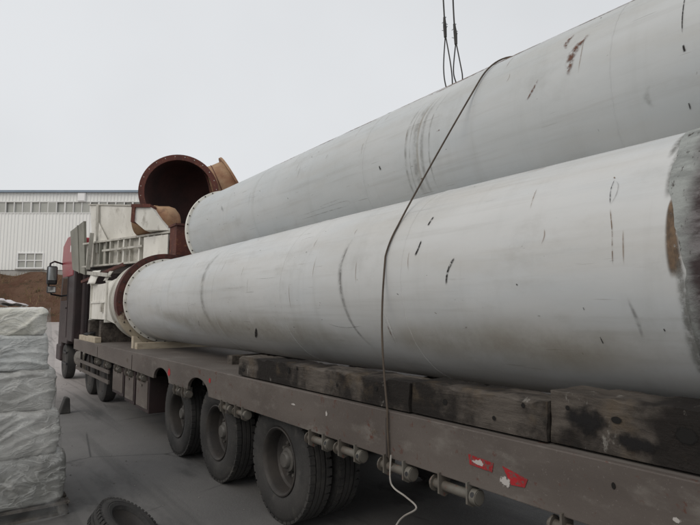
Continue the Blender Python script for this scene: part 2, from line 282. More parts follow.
# ------------------------------------------------------------------ mesh helpers
class MB:
    def __init__(s): s.v, s.f, s.uv = [], [], None
    def add(s, vs, fs):
        o = len(s.v); s.v += [tuple(x) for x in vs]; s.f += [tuple(i + o for i in f) for f in fs]; return s
    def box(s, a, b, mat=None, bev=0.0):
        x0, y0, z0 = a; x1, y1, z1 = b
        vs = [(x, y, z) for z in (z0, z1) for y in (y0, y1) for x in (x0, x1)]
        if mat: vs = [mat @ Vector(v) for v in vs]
        return s.add(vs, [(0, 2, 3, 1), (4, 5, 7, 6), (0, 1, 5, 4), (2, 6, 7, 3), (0, 4, 6, 2), (1, 3, 7, 5)])
    def hexa(s, p):       # 8 points: bottom ring 0-3, top ring 4-7
        return s.add(p, [(3, 2, 1, 0), (4, 5, 6, 7), (0, 1, 5, 4), (1, 2, 6, 5), (2, 3, 7, 6), (3, 0, 4, 7)])
    def prism(s, poly, d):      # closed polygon in 3D, extruded by vector d
        n = len(poly); d = Vector(d); a = [Vector(p) for p in poly]; b = [p + d for p in a]
        return s.add(a + b, [tuple(range(n - 1, -1, -1)), tuple(range(n, 2 * n))] + [(i, (i + 1) % n, n + (i + 1) % n, n + i) for i in range(n)])
    def lathe(s, prof, mat=None, seg=48, closed=False):   # profile (a, r) about local X
        mat = mat or Matrix(); vs = []; fs = []; n = len(prof)
        for a, r in prof:
            for k in range(seg):
                t = 2 * math.pi * k / seg; vs.append(mat @ Vector((a, r * math.cos(t), r * math.sin(t))))
        m = n if closed else n - 1
        for i in range(m):
            j = (i + 1) % n
            for k in range(seg):
                k2 = (k + 1) % seg; fs.append((i * seg + k, j * seg + k, j * seg + k2, i * seg + k2))
        if not closed:
            if prof[0][1] > 1e-5: fs.append(tuple(range(seg)))
            if prof[-1][1] > 1e-5: fs.append(tuple((n - 1) * seg + k for k in range(seg - 1, -1, -1)))
        return s.add(vs, fs)
    def tube(s, pts, r, seg=8, closed=False):
        pts = [Vector(p) for p in pts]; n = len(pts); vs = []; fs = []
        prev = None
        for i, p in enumerate(pts):
            if closed: t = pts[(i + 1) % n] - pts[i - 1]
            else: t = pts[min(i + 1, n - 1)] - pts[max(i - 1, 0)]
            t.normalize()
            if prev is None: u = t.orthogonal().normalized()
            else: u = (prev - t * prev.dot(t)).normalized()
            prev = u; w = t.cross(u); rr = r[i] if isinstance(r, (list, tuple)) else r
            for k in range(seg):
                a = 2 * math.pi * k / seg; vs.append(p + (u * math.cos(a) + w * math.sin(a)) * rr)
        for i in range(n if closed else n - 1):
            j = (i + 1) % n
            for k in range(seg): fs.append((i * seg + k, i * seg + (k + 1) % seg, j * seg + (k + 1) % seg, j * seg + k))
        if not closed: fs += [tuple(range(seg - 1, -1, -1)), tuple((n - 1) * seg + k for k in range(seg))]
        return s.add(vs, fs)
    def build(s, name, mat, parent=None, smooth=False, bevel=0.0, loc=None):
        me = bpy.data.meshes.new(name)
        v = s.v
        if loc is not None: v = [(a - loc[0], b - loc[1], c - loc[2]) for a, b, c in v]
        me.from_pydata(v, [], s.f); me.validate()
        if s.uv:
            ul = me.uv_layers.new(name='UVMap')
            for lp in me.loops: ul.data[lp.index].uv = s.uv[lp.vertex_index]
        me.materials.append(M[mat]); me.update()
        if smooth: me.shade_smooth(); 
        if smooth: me.set_sharp_from_angle(angle=R_(38))
        o = bpy.data.objects.new(name, me); col.objects.link(o)
        if loc is not None: o.location = loc
        if parent: o.parent = parent
        if bevel:
            b = o.modifiers.new('bevel', 'BEVEL'); b.width = bevel; b.segments = 2; b.limit_method = 'ANGLE'
        return o

def empty(name, loc=(0, 0, 0), rz=0):
    o = bpy.data.objects.new(name, None); col.objects.link(o); o.location = loc; o.rotation_euler = (0, 0, rz); o.empty_display_size = 0.2
    return o
def tag(o, label=None, cat=None, group=None, kind=None):
    if label: o['label'] = label
    if cat: o['category'] = cat
    if group: o['group'] = group
    if kind or label: o['kind'] = kind or 'thing'
    return o
def frame(o, x):      # matrix whose local X points along x
    x = Vector(x).normalized(); z = Vector((0, 0, 1)) if abs(x.z) < 0.95 else Vector((0, 1, 0))
    y = z.cross(x).normalized(); z = x.cross(y)
    return Matrix.Translation(Vector(o)) @ Matrix((x, y, z)).transposed().to_4x4()
AXY = lambda x, y, z: frame((x, y, z), (0, 1, 0))
def copy_tree(o, parent=None):
    c = o.copy(); col.objects.link(c); c.parent = parent
    for ch in [h for h in bpy.data.objects if h.parent == o]: copy_tree(ch, c)
    return c
def rough_mesh(o, amp, scale):
    for v in o.data.vertices:
        n = noise.noise_vector(Vector(v.co) * scale); v.co += n * amp

def spot(parent, c, w, h, mat, name, rot=0.0):
    m = MB(); m.uv = []
    for v in (-1, 1):
        for u in (-1, 1):
            a, b = u * w, v * h; m.v.append((c[0], c[1] + a * math.cos(rot) - b * math.sin(rot), c[2] + a * math.sin(rot) + b * math.cos(rot))); m.uv.append(((u + 1) / 2, (v + 1) / 2))
    m.f = [(1, 0, 2, 3)]; return m.build(name, mat, parent)
# directions: RT to the photograph's right along the ground, HV into depth
TH = R_(YAW); RT = Vector((math.cos(TH), -math.sin(TH), 0)); HV = Vector((math.sin(TH), math.cos(TH), 0))

# ------------------------------------------------------------------ ground and bank
def terrain():
    vs, fs = [], []
    us = [-400, -200, -120, -80] + [-60 + 3 * i for i in range(41)] + [80, 120, 200, 400]
    ds = [-300, -120, -60, -30, -15, -8] + [-4 + 2 * i for i in range(24)]
    for d in ds:
        for u in us:
            p = RT * u + HV * d
            t = min(max((d - 21) / 19, 0), 1); z = 1.25 * t * t * (3 - 2 * t)
            vs.append((p.x, p.y, z - .05 + (0.02 * noise.noise(Vector((p.x * .2, p.y * .2, 0))) if d > 10 else 0)))
    n = len(us)
    for i in range(len(ds) - 1):
        for j in range(n - 1): fs.append((i * n + j, i * n + j + 1, (i + 1) * n + j + 1, (i + 1) * n + j))
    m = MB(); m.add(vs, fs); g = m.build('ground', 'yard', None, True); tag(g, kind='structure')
    # earth bank in front of the works hall
    vs, fs = [], []
    us = [-400, -250, -150, -100, -75] + [-60 + 0.8 * i for i in range(110)] + [40, 80, 150, 250, 400]
    ds = [39 + 0.35 * i for i in range(18)] + [46, 50, 60, 100, 200, 500, 1200]
    for d in ds:
        for u in us:
            p = RT * u + HV * d
            t = min(max((d - 39.6) / 5.0, 0), 1); z = 1.15 + 3.95 * t ** 0.85
            if 39.2 < d < 45.2 and abs(u) < 80:
                q = Vector((u * .35, d * .5, 1.3)); z += 0.55 * noise.fractal(q, 1, 2, 5) + 0.15 * noise.noise(q * 5)
            if d > 45: z = 5.1
            vs.append((p.x, p.y, z))
    n = len(us)
    for i in range(len(ds) - 1):
        for j in range(n - 1): fs.append((i * n + j, i * n + j + 1, (i + 1) * n + j + 1, (i + 1) * n + j))
    m = MB(); m.add(vs, fs); b = m.build('earth_bank', 'earth', None, True); tag(b, kind='structure')
    # dry weeds on the bank
    m = MB()
    for _ in range(5200):
        u = random.uniform(-50, -8); d = random.uniform(39.4, 45.4)
        t = min(max((d - 39.6) / 5.0, 0), 1); z = 1.15 + 3.95 * t ** 0.85 + 0.55 * noise.fractal(Vector((u * .35, d * .5, 1.3)), 1, 2, 5) - 0.1
        if noise.noise(Vector((u * .5, d * .5, 4))) < -0.05: continue
        p = RT * u + HV * d + Vector((0, 0, z)); h = random.uniform(.15, .55); a = random.uniform(0, 6.28)
        w = Vector((math.cos(a), math.sin(a), 0)) * random.uniform(.015, .04); l = Vector((random.uniform(-.2, .2), random.uniform(-.2, .2), h))
        m.add([p - w, p + w, p + l], [(0, 1, 2)])
    tag(m.build('dry_weeds', 'dry_grass'), 'dry straw coloured weeds growing on the earth bank', 'weeds', kind='stuff')
    # grit and small stones on the yard
    m = MB()
    for _ in range(500):
        x = random.uniform(0.2, 2.6); y = random.uniform(4.2, 19)
        if x < 1.1 and 5.8 < y < 8: continue
        s = random.choice((.004, .006, .008, .010, .012)) * random.uniform(.7, 1.3)
        vs = [(x + s * random.uniform(.7, 1.2) * a, y + s * random.uniform(.7, 1.2) * b, max(0.001, s * .7 * c + s * .3)) for a, b, c in ((1, 0, 0), (-1, 0, 0), (0, 1, 0), (0, -1, 0), (0, 0, 1), (0, 0, -1))]
        m.add(vs, [(0, 2, 4), (2, 1, 4), (1, 3, 4), (3, 0, 4), (2, 0, 5), (1, 2, 5), (3, 1, 5), (0, 3, 5)])
    tag(m.build('gravel', 'stone'), 'scattered grit and small stones on the yard', 'gravel', kind='stuff')
terrain()

# ------------------------------------------------------------------ works hall
def hall():
    D = 46.0
    r = empty('factory_hall', HV * D, -TH)      # local X = photo right, local Y = depth
    tag(r, 'long white corrugated factory hall with a band of high windows behind the bank', 'building')
    L, Rr, zb, zt = -62.0, -13.6, 5.62, 12.5
    m = MB(); m.box((L, 0, 4.9), (Rr, 20, 5.62)); m.build('plinth', 'plinth', r)
    # corrugated sheet, two lifts either side of the window band; a hole for the lower window
    def sheet(x0, x1, z0, z1):
        m = MB(); vs = []; x = x0; p = 0.30; prof = ((0, 0), (.18, 0), (.21, -.045), (.27, -.045))
        pts = []
        while x < x1 - 1e-6:
            for dx, dy in prof:
                if x + dx <= x1: pts.append((x + dx, dy - .05))
            x += p
        pts.append((x1, -.05)); n = len(pts)
        vs = [(a, b, z0) for a, b in pts] + [(a, b, z1) for a, b in pts]
        m.add(vs, [(i, i + 1, n + i + 1, n + i) for i in range(n - 1)])
        return m
    wx0, wx1, wz0, wz1 = -29.21, -26.88, 5.75, 7.15
    big = MB()
    for a in ((L, wx0, 5.62, 10.66), (wx1, Rr, 5.62, 10.66), (wx0, wx1, wz1, 10.66), (wx0, wx1, 5.62, wz0), (L, Rr, 11.70, 12.5)):
        q = sheet(*a); big.add(q.v, q.f)
    big.box((Rr, -.05, 5.62), (Rr + .06, 20, 12.5)); big.build('wall', 'wall_sheet', r)
    m = MB(); m.box((L, .25, 5.62), (Rr, .3, 12.5)); m.build('inner_wall', 'grey_plate', r)
    m = MB(); m.box((L - .3, -.35, 12.5), (Rr + .3, 20.3, 12.68)); rf = m.build('roof', 'roof_trim', r)
    m = MB(); m.box((L, 6, 12.68), (Rr, 14, 12.9)); m.build('ridge', 'roof_trim', rf)
    # window band: every pane its own part
    band = empty('window_band'); band.parent = r
    m = MB(); m.box((L, -.10, 10.62), (Rr, .05, 10.72)); m.box((L, -.10, 11.64), (Rr, .05, 11.74)); m.build('frame', 'window_frame', band)
    n = int((Rr - L) / .75); pane = None; mull = None
    for i in range(n):
        x = L + (i + .5) * .75
        if x < -48: continue
        if pane is None:
            pm = MB(); pm.box((-.335, -.0, 10.72), (.335, .03, 11.64)); pane = pm.build('pane', 'dusty_glass', band)
            mm = MB(); mm.box((-.04, -.09, 10.72), (.04, .045, 11.64)); mull = mm.build('mullion', 'window_frame', band); o, q = pane, mull
        else:
            o = pane.copy(); col.objects.link(o); q = mull.copy(); col.objects.link(q)
        o.location.x = x; q.location.x = x + .375
        o.rotation_euler = (random.uniform(-.01, .01), 0, 0)
        if i % 4 == 0: q.scale.x = 1.7
    # lower window, two rows of three panes
    w = empty('window'); w.parent = r
    m = MB()
    for x in (wx0, wx1 - .09): m.box((x, -.12, wz0), (x + .09, .1, wz1))
    for z in (wz0, wz1 - .09): m.box((wx0 + .09, -.12, z), (wx1 - .09, .1, z + .09))
    m.box((wx0 + .09, -.11, 6.42), (wx1 - .09, .08, 6.49))
    t = (wx1 - wx0) / 3
    for k in (1, 2):
        m.box((wx0 + k * t - .035, -.115, wz0 + .09), (wx0 + k * t + .035, .085, 6.42)); m.box((wx0 + k * t - .035, -.115, 6.49), (wx0 + k * t + .035, .085, wz1 - .09))
    m.build('frame', 'vent_white', w)
    for k in range(3):
        for z0, z1 in ((wz0 + .09, 6.42), (6.49, wz1 - .09)):
            m = MB(); m.box((wx0 + k * t + .04, -.03, z0), (wx0 + (k + 1) * t - .04, 0, z1)); m.build('pane', 'dusty_glass', w)
    m = MB(); m.box((wx0 - .08, -.22, wz0 - .1), (wx1 + .08, -.06, wz0 - .02)); m.build('sill', 'plinth', w)
    m = MB(); m.box((-24.11, -.22, 11.68), (-23.40, -.10, 12.48)); m.box((-24.05, -.27, 11.75), (-23.46, -.22, 12.40)); m.build('vent_panel', 'vent_white', r)
hall()

# ------------------------------------------------------------------ flatbed trailer
AX, RAIL_T, RAIL_B = 2.45, 1.262, 0.945
WHEEL_Y = (4.62, 6.14, 7.56)
TR_R = 5.25
def trailer():
    t = empty('flatbed_trailer', (3.85, 7.5, 0))
    tag(t, 'long brown grey flatbed trailer carrying the white pipes', 'trailer')
    def bl(m, name, mat, parent=None, **k):
        if parent is None: m.v = [(a - 3.85, b - 7.5, c) for a, b, c in m.v]
        return m.build(name, mat, parent or t, **k)
    def side(x0, x1):
        """rail with arched cut-outs over the wheels"""
        m = MB(); y0, y1 = -1.6, 15.3
        bot = [(y0, RAIL_B)]
        for wy, hw in ((6.50, .36), (7.98, .36)):
            bot += [(wy + hw * math.cos(a), RAIL_B + .185 * math.sin(a)) for a in [math.pi - math.pi * k / 12 for k in range(13)]]
        bot += [(15.3, RAIL_B + .06)]
        poly = [(x0, y, z) for y, z in bot] + [(x0, 15.3, RAIL_T), (x0, y0, RAIL_T)]
        m.prism(poly, (x1 - x0, 0, 0))
        return m
    ra = bl(side(AX, AX + .045), 'side_rail', 'rail_paint', bevel=.006)
    bl(side(TR_R - .045, TR_R), 'side_rail', 'rail_paint', bevel=.006)
    m = MB(); m.box((AX + .047, -1.55, RAIL_T - .05), (TR_R - .047, 15.25, RAIL_T - .006)); bl(m, 'deck', 'deck_steel')
    m = MB(); m.box((AX + .05, 15.26, RAIL_B), (TR_R - .05, 15.3, RAIL_T - .01)); bl(m, 'front_beam', 'rail_paint')
    for x in (3.35, 4.25):
        m = MB(); m.box((x - .08, -1.5, .72), (x + .08, 15.2, .745)); m.box((x - .012, -1.5, .745), (x + .012, 15.2, RAIL_T - .055)); bl(m, 'main_beam', 'chassis')
    for k in range(24):
        y = -1.3 + k * .7; m = MB(); m.box((AX + .05, y, RAIL_B + .10), (3.33, y + .06, RAIL_T - .052)); m.box((4.27, y, RAIL_B + .10), (TR_R - .05, y + .06, RAIL_T - .052))
        m.box((3.37, y, RAIL_B + .10), (4.23, y + .06, RAIL_T - .052)); bl(m, 'cross_member', 'chassis')
    # seams and scars of the rail
    for y, z0, z1 in ((2.87, .95, 1.255), (9.6, .96, 1.255), (12.4, .97, 1.255)):
        m = MB(); m.box((AX - .006, y - .006, z0), (AX - .001, y + .006, z1 - .04)); bl(m, 'weld_seam', 'chassis')
    for y, z, w, h, mt in ((4.15, 1.13, .035, .008, 'white_film'), (3.62, 1.13, .012, .022, 'white_film'), (3.0, 1.10, .05, .03, 'deck_steel'), (1.28, 1.16, .010, .016, 'black_plastic'),
                           (1.02, 1.09, .014, .01, 'white_film'), (.95, 1.0, .012, .02, 'black_plastic'), (6.1, 1.14, .03, .03, 'red_film'), (7.6, 1.10, .06, .05, 'oxide_red'), (9.9, 1.1, .06, .05, 'deck_steel')):
        spot(t, (AX - .003 - 3.85, y - 7.5, z), w * 1.4, h * 1.4, {'white_film': 'spot_white', 'black_plastic': 'spot_black', 'red_film': 'spot_red', 'oxide_red': 'spot_red', 'deck_steel': 'spot_brown'}[mt], 'paint_chip')
    # rope winches under the rail
    def winch(y, ln, sc_=1.0):
        w = empty('winch', (0, y - 7.5, 0)); w.parent = t
        x, z = AX + .03 - 3.85, RAIL_B - .065
        for yy in (-ln / 2, ln * .18, ):
            m = MB(); m.prism([(x - .05, yy, RAIL_B + .02), (x + .055, yy, RAIL_B + .02), (x + .05, yy, z - .05), (x + .0, yy, z - .066), (x - .05, yy, z - .04)], (0, .012, 0)); m.build('bracket', 'winch_steel', w)
        m = MB(); m.lathe([(-ln / 2 - .05, .033), (-ln / 2 - .05, .041), (-ln / 2 - .005, .041), (-ln / 2 - .005, .030), (ln / 2, .030), (ln / 2, .026)], frame((x, 0, z), (0, 1, 0)), 20); m.build('roller', 'winch_steel', w, True)
        m = MB()
        a0 = frame((x, -ln / 2 - .028, z), (0, 1, 0))
        m.lathe([(-.018, .047), (-.018, .043), (.022, .043), (.022, .047)], a0, 20, True); m.build('collar', 'winch_steel', w, True)
        m = MB(); m.lathe([(-.0475, .015), (-.044, .015)], frame((x, -ln / 2 - .028, z), (1, 0, random.uniform(-.5, .5))), 10); m.build('bar_hole', 'black_plastic', w)
        m = MB(); m.lathe([(0, .026), (.002, .05), (.012, .05), (.014, .026)], frame((x, ln * .40, z), (0, 1, 0)), 14); m.build('ratchet', 'winch_steel', w)
    for y, ln in ((3.80, .30), (3.37, .30), (2.83, .29), (2.30, .33), (1.48, .31), (.75, .31), (5.30, .26), (5.68, .22), (6.98, .16), (7.3, .2), (9.1, .3), (9.9, .3), (10.7, .3), (11.6, .3), (12.5, .3)): winch(y, ln)
    # reflective stickers, half scraped away
    for quad, mt, mt2 in ((((2.135, 1.122), (1.955, 1.110), (1.965, 1.058), (2.125, 1.066)), 'red_film', (2.06, 1.092, .05, .02)), (((1.895, 1.108), (1.735, 1.075), (1.755, 1.030), (1.84, 1.022)), 'red_film', (1.872, 1.030, .042, .036))):
        m = MB(); m.prism([(AX - .0045, y, z) for y, z in quad], (.003, 0, 0)); rf = bl(m, 'reflector', mt)
        spot(rf, (AX - .006 - 3.85, mt2[0] - 7.5, mt2[1]), mt2[2], mt2[3], 'spot_white', 'scraped_foil')
    # underrun guard, tool boxes and landing leg toward the front
    for z in (.52, .72):
        m = MB(); m.box((AX + .02, 11.4, z), (AX + .05, 15.0, z + .07)); bl(m, 'guard_bar', 'deck_steel')
    for y in (11.6, 12.6, 13.6, 14.6):
        m = MB(); m.box((AX + .055, y, .48), (AX + .10, y + .05, RAIL_B + .05)); bl(m, 'guard_post', 'chassis')
    for y0, y1, z0 in ((8.75, 9.5, .34), (9.6, 10.25, .36), (10.35, 11.2, .40)):
        m = MB(); m.box((AX + .06, y0, z0), (AX + .62, y1, RAIL_B - .02)); b = bl(m, 'tool_box', 'cab_dark', bevel=.012)
        m = MB(); m.box((AX + .048 - 3.85, y0 + .05 - 7.5, z0 + .06), (AX + .0595 - 3.85, y1 - .05 - 7.5, RAIL_B - .10)); m.build('lid', 'rail_paint', b, bevel=.004)
        m = MB(); m.box((AX + .03 - 3.85, (y0 + y1) / 2 - .04 - 7.5, z0 + .4), (AX + .047 - 3.85, (y0 + y1) / 2 + .04 - 7.5, z0 + .43)); m.build('latch', 'winch_steel', b)
    for x in (3.0, 4.7):
        m = MB(); m.box((x - .07, 11.25, .25), (x + .07, 11.39, RAIL_T - .06)); m.box((x - .15, 11.2, .2), (x + .15, 11.44, .25)); bl(m, 'landing_leg', 'chassis')
    # wheels: dual tyres, dished rim, hub
    proto = empty('wheel'); proto.parent = t
    def tyre(name, off):
        m = MB(); R, w = .53, .27
        prof = [(.03, .30), (.005, .33), (0, .40), (.006, .47), (.022, .505), (.05, .522), (.075, .525), (.08, .512), (.09, .512), (.095, .53), (.13, .53), (.134, .515), (.142, .515)]
        prof = prof + [(w - a, r) for a, r in reversed(prof)]
        m.lathe(prof, Matrix.Translation((off, 0, 0)), 64, True)
        for k in range(44):
            for a0, sgn in ((.004, 1), (w - .004, -1)):
                a = 2 * math.pi * (k + (.5 if sgn < 0 else 0)) / 44; mt = Matrix.Translation((off, 0, 0)) @ Matrix.Rotation(a, 4, 'X')
                xs = sorted((a0 + sgn * .020, a0 + sgn * .072)); m.box((xs[0], -.029, .492), (xs[1], .029, .5305), mt)
        return m.build(name, 'rubber', proto, True)
    tyre('tyre', 0); tyre('tyre', .31)
    m = MB(); m.lathe([(.028, .302), (.012, .302), (.008, .292), (.018, .278), (.05, .268), (.15, .262), (.168, .245), (.175, .17), (.165, .12), (.185, .12), (.19, .245), (.2, .27), (.28, .285), (.55, .30), (.55, .31), (.24, .30)], Matrix(), 48, True)
    rim = m.build('rim', 'rim_steel', proto, True)
    for k in range(10):
        a = 2 * math.pi * k / 10; m = MB(); m.lathe([(.135, .0), (.135, .014), (.145, .017), (.172, .017)], Matrix.Translation((0, .145 * math.cos(a), .145 * math.sin(a))), 8); m.build('wheel_nut', 'hub_steel', rim)
    m = MB(); m.lathe([(.065, 0), (.065, .06), (.075, .072), (.10, .078), (.11, .105), (.165, .112), (.185, .13), (.5, .13)], Matrix(), 28); m.build('hub', 'hub_steel', proto, True)
    for i, wy in enumerate(WHEEL_Y):
        for s in (0, 1):
            o = proto if (i == 0 and s == 0) else copy_tree(proto, t)
            o.location = ((AX + .10 if s == 0 else TR_R - .10) - 3.85, wy - 7.5, .515); o.scale = (1.04, 1.066, 1.066); o.rotation_euler = (random.random() * 6, 0, math.pi * s)
        m = MB(); m.lathe([(2.95, .065), (4.75, .065)], Matrix.Translation((0, wy, .53)), 16); bl(m, 'axle', 'chassis')
        for x in (3.35, 4.25):
            m = MB()
            for q in range(6):
                hl = .62 - q * .08; m.prism([(x - .045, wy - hl, .70 - q * .016 + .0), (x - .045, wy, .64 - q * .016), (x - .045, wy + hl, .70 - q * .016), (x - .045, wy + hl, .714 - q * .016), (x - .045, wy, .654 - q * .016), (x - .045, wy - hl, .714 - q * .016)], (.09, 0, 0))
            bl(m, 'leaf_spring', 'chassis')
    return t
trailer()

# ------------------------------------------------------------------ tractor truck
def truck():
    ox, oy = 3.85, 17.5
    t = empty('tractor_truck', (ox, oy, 0)); tag(t, 'dark red tractor truck pulling the loaded flatbed trailer', 'truck')
    def B(m, name, mat, parent=None, **k): 
        m.v = [(a - ox, b - oy, c) for a, b, c in m.v]; return m.build(name, mat, parent or t, **k)
    x0, x1 = 2.62, 5.08
    m = MB(); prof = [(16.75, 1.15), (16.75, 3.45), (16.95, 3.62), (18.7, 3.62), (19.0, 3.45), (19.2, 2.35), (19.22, 1.0), (18.85, .55), (18.55, .55), (18.5, 1.05), (17.6, 1.05), (17.5, 1.15)]
    m.prism([(x0, y, z) for y, z in prof], (x1 - x0, 0, 0)); cab = B(m, 'cab', 'cab_dark', bevel=.05)
    m = MB(); m.prism([(x0 - .012, y, z) for y, z in ((17.72, 1.25), (18.6, 1.25), (18.95, 1.6), (18.95, 2.4), (18.6, 3.3), (17.72, 3.3))], (.009, 0, 0)); d = B(m, 'door', 'cab_dark', bevel=.003)
    m = MB(); m.prism([(x0 - .018, y, z) for y, z in ((17.8, 2.35), (18.88, 2.35), (18.52, 3.2), (17.8, 3.2))], (.004, 0, 0)); B(m, 'window', 'cab_glass', d)
    m = MB(); m.box((x0 - .04, 17.8, 2.1), (x0 - .02, 18.0, 2.14)); B(m, 'handle', 'black_plastic', d)
    m = MB(); m.prism([(x0 + .1, 19.215, 2.4), (x1 - .1, 19.215, 2.4), (x1 - .15, 19.05, 3.4), (x0 + .15, 19.05, 3.4)], (0, .02, 0)); B(m, 'windscreen', 'cab_glass')
    m = MB(); m.box((x0 - .03, 18.5, .5), (x1 + .03, 19.32, 1.0)); bm_ = B(m, 'bumper', 'cab_dark', bevel=.05)
    for x in (x0 + .1, x1 - .5):
        m = MB(); m.box((x, 19.33, .65), (x + .4, 19.36, .88)); B(m, 'headlight', 'mirror_glass', bm_, bevel=.01)
    # side wind deflector and roof fairing
    m = MB(); m.prism([(x0 - .02, 16.95, 3.05), (x0 - .02, 18.75, 3.05), (x0 - .02, 19.05, 3.5), (x0 - .02, 18.95, 4.10), (x0 - .02, 18.2, 4.30), (x0 - .02, 16.98, 4.28)], (.09, 0, 0)); B(m, 'side_deflector', 'cab_red', bevel=.03)
    m = MB(); m.box((x0 - .025, 17.42, 3.78), (x0 - .021, 17.55, 3.98)); B(m, 'marker_lamp', 'vent_white')
    m = MB(); m.prism([(x0 + .08, 16.98, 3.63), (x0 + .08, 18.6, 3.63), (x0 + .08, 18.0, 4.05), (x0 + .08, 17.2, 4.2), (x0 + .08, 16.98, 4.2)], (x1 - x0 - .16, 0, 0)); B(m, 'roof_fairing', 'cab_red', bevel=.06)
    # mirror on its bow arm
    mr = empty('mirror', (0, 0, 0)); mr.parent = t
    m = MB(); m.tube([(x0 + .02, 18.95, 3.52), (2.35, 18.75, 3.58), (2.22, 18.6, 3.50), (2.19, 18.56, 3.2), (2.19, 18.56, 2.75), (2.3, 18.7, 2.55), (x0 + .02, 18.95, 2.5)], .028, 8); B(m, 'arm', 'black_plastic', mr, smooth=True)
    m = MB(); m.box((2.13, 18.48, 2.84), (2.42, 18.62, 3.42)); B(m, 'housing', 'black_plastic', mr, bevel=.05)
    m = MB(); m.box((2.16, 18.472, 2.98), (2.39, 18.479, 3.38)); B(m, 'glass', 'mirror_glass', mr)
    m = MB(); m.box((2.15, 18.5, 2.58), (2.40, 18.64, 2.80)); B(m, 'wide_angle_housing', 'black_plastic', mr, bevel=.04)
    m = MB(); m.box((2.17, 18.492, 2.61), (2.38, 18.499, 2.77)); B(m, 'wide_angle_glass', 'mirror_glass', mr)
    # chassis, tank, steps, mudguards
    for x in (3.45, 4.17):
        m = MB(); m.box((x, 12.6, .72), (x + .08, 18.6, .93)); B(m, 'frame_rail', 'chassis')
    m = MB(); m.box((3.3, 13.2, .932), (4.4, 13.9, .95)); B(m, 'fifth_wheel', 'chassis')
    m = MB(); m.lathe([(0, .27), (.03, .31), (1.07, .31), (1.1, .27)], frame((2.98, 15.5, .72), (0, 1, 0)), 24); B(m, 'fuel_tank', 'winch_steel', smooth=True)
    m = MB(); m.tube([(2.9, 16.68, .6), (2.9, 16.68, 3.5)], .08, 14); B(m, 'exhaust_stack', 'cab_dark', smooth=True)
    for k in range(2):
        m = MB(); m.box((x0 + .02, 17.65 + .08 * k, .45 + k * .32), (x0 + .3, 18.3, .50 + k * .32)); B(m, 'step', 'black_plastic')
    def wheel(y, x):
        w = empty('wheel', (x - ox, y - oy, .52)); w.parent = t
        m = MB(); pf = [(.03, .30), (.0, .36), (.005, .47), (.03, .51), (.10, .52), (.17, .52), (.24, .51), (.265, .47), (.27, .36), (.24, .30)]
        m.lathe(pf, Matrix(), 40, True); m.build('tyre', 'rubber', w, True)
        m = MB(); m.lathe([(.02, .30), (.05, .27), (.12, .25), (.13, .12), (.04, .11), (.03, 0)], Matrix(), 28); m.build('rim', 'rim_steel', w, True)
    for y, x in ((18.15, 2.66), (14.35, 2.66), (13.0, 2.66)):
        wheel(y, x)
        m = MB()
        pts = [(y + .60 * math.cos(a), .54 + .60 * math.sin(a)) for a in [R_(15 + 10 * k) for k in range(16)]] + [(y + .57 * math.cos(a), .54 + .57 * math.sin(a)) for a in [R_(165 - 10 * k) for k in range(16)]]
        if y < 18: 
            n = len(pts) // 2
            vs = [(xx, a, b) for xx in (2.64, 3.2) for a, b in pts[:n]]; m.add(vs, [(k, k + 1, n + k + 1, n + k) for k in range(n - 1)]); B(m, 'mudguard', 'black_plastic')
truck()

# ------------------------------------------------------------------ steel pipes
LP = (3.50, 2.19, 0.813)     # axis x, axis z, radius
UP = (4.37, 3.58, 0.820)
def dent(seed, y, a):
    return 0.007 * noise.noise(Vector((y * .55 + seed, math.cos(a) * 1.1, math.sin(a) * 1.1))) + 0.0025 * noise.noise(Vector((y * 2.1, math.cos(a) * 3 + seed, math.sin(a) * 3)))
def pipe(name, P, y0, y1, mat, seed, inner):
    cx, cz, R = P; r = empty(name, (cx, (y0 + y1) / 2, cz)); cy = (y0 + y1) / 2
    seg = 160; ny = 110; m = MB(); vs = []; fs = []
    for j in range(ny + 1):
        y = y0 + (y1 - y0) * j / ny
        for k in range(seg):
            a = 2 * math.pi * k / seg; rr = R + dent(seed, y, a); vs.append((rr * math.cos(a), y - cy, rr * math.sin(a)))
    for j in range(ny):
        for k in range(seg): fs.append((j * seg + k, j * seg + (k + 1) % seg, (j + 1) * seg + (k + 1) % seg, (j + 1) * seg + k))
    m.add(vs, fs); sh = m.build('shell', mat, r, True)
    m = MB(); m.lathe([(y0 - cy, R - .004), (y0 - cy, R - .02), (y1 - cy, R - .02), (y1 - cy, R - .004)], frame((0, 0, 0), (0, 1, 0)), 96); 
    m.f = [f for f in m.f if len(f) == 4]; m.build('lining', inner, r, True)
    return r, cy
def ring(parent, cy, y0, y1, R, Ri, mat, name='flange', seg=112):
    m = MB(); m.lathe([(y0 - cy, Ri), (y0 - cy, R - .004), (y0 - cy + .004, R), (y1 - cy - .004, R), (y1 - cy, R - .004), (y1 - cy, Ri)], frame((0, 0, 0), (0, 1, 0)), seg, True)
    return m.build(name, mat, parent, True)
def bolts(parent, yc, R, n, rad, ln, mat, ph=0.0, radial=True):
    m = MB()
    for k in range(n):
        a = 2 * math.pi * (k + ph) / n; d = Vector((math.cos(a), 0, math.sin(a)))
        m.lathe([(-ln / 2, rad), (ln / 2, rad)], frame(d * R + Vector((0, yc, 0)), d if radial else (0, 1, 0)), 8)
    o = m.build('bolts', mat, parent); o['kind'] = 'stuff'; return o
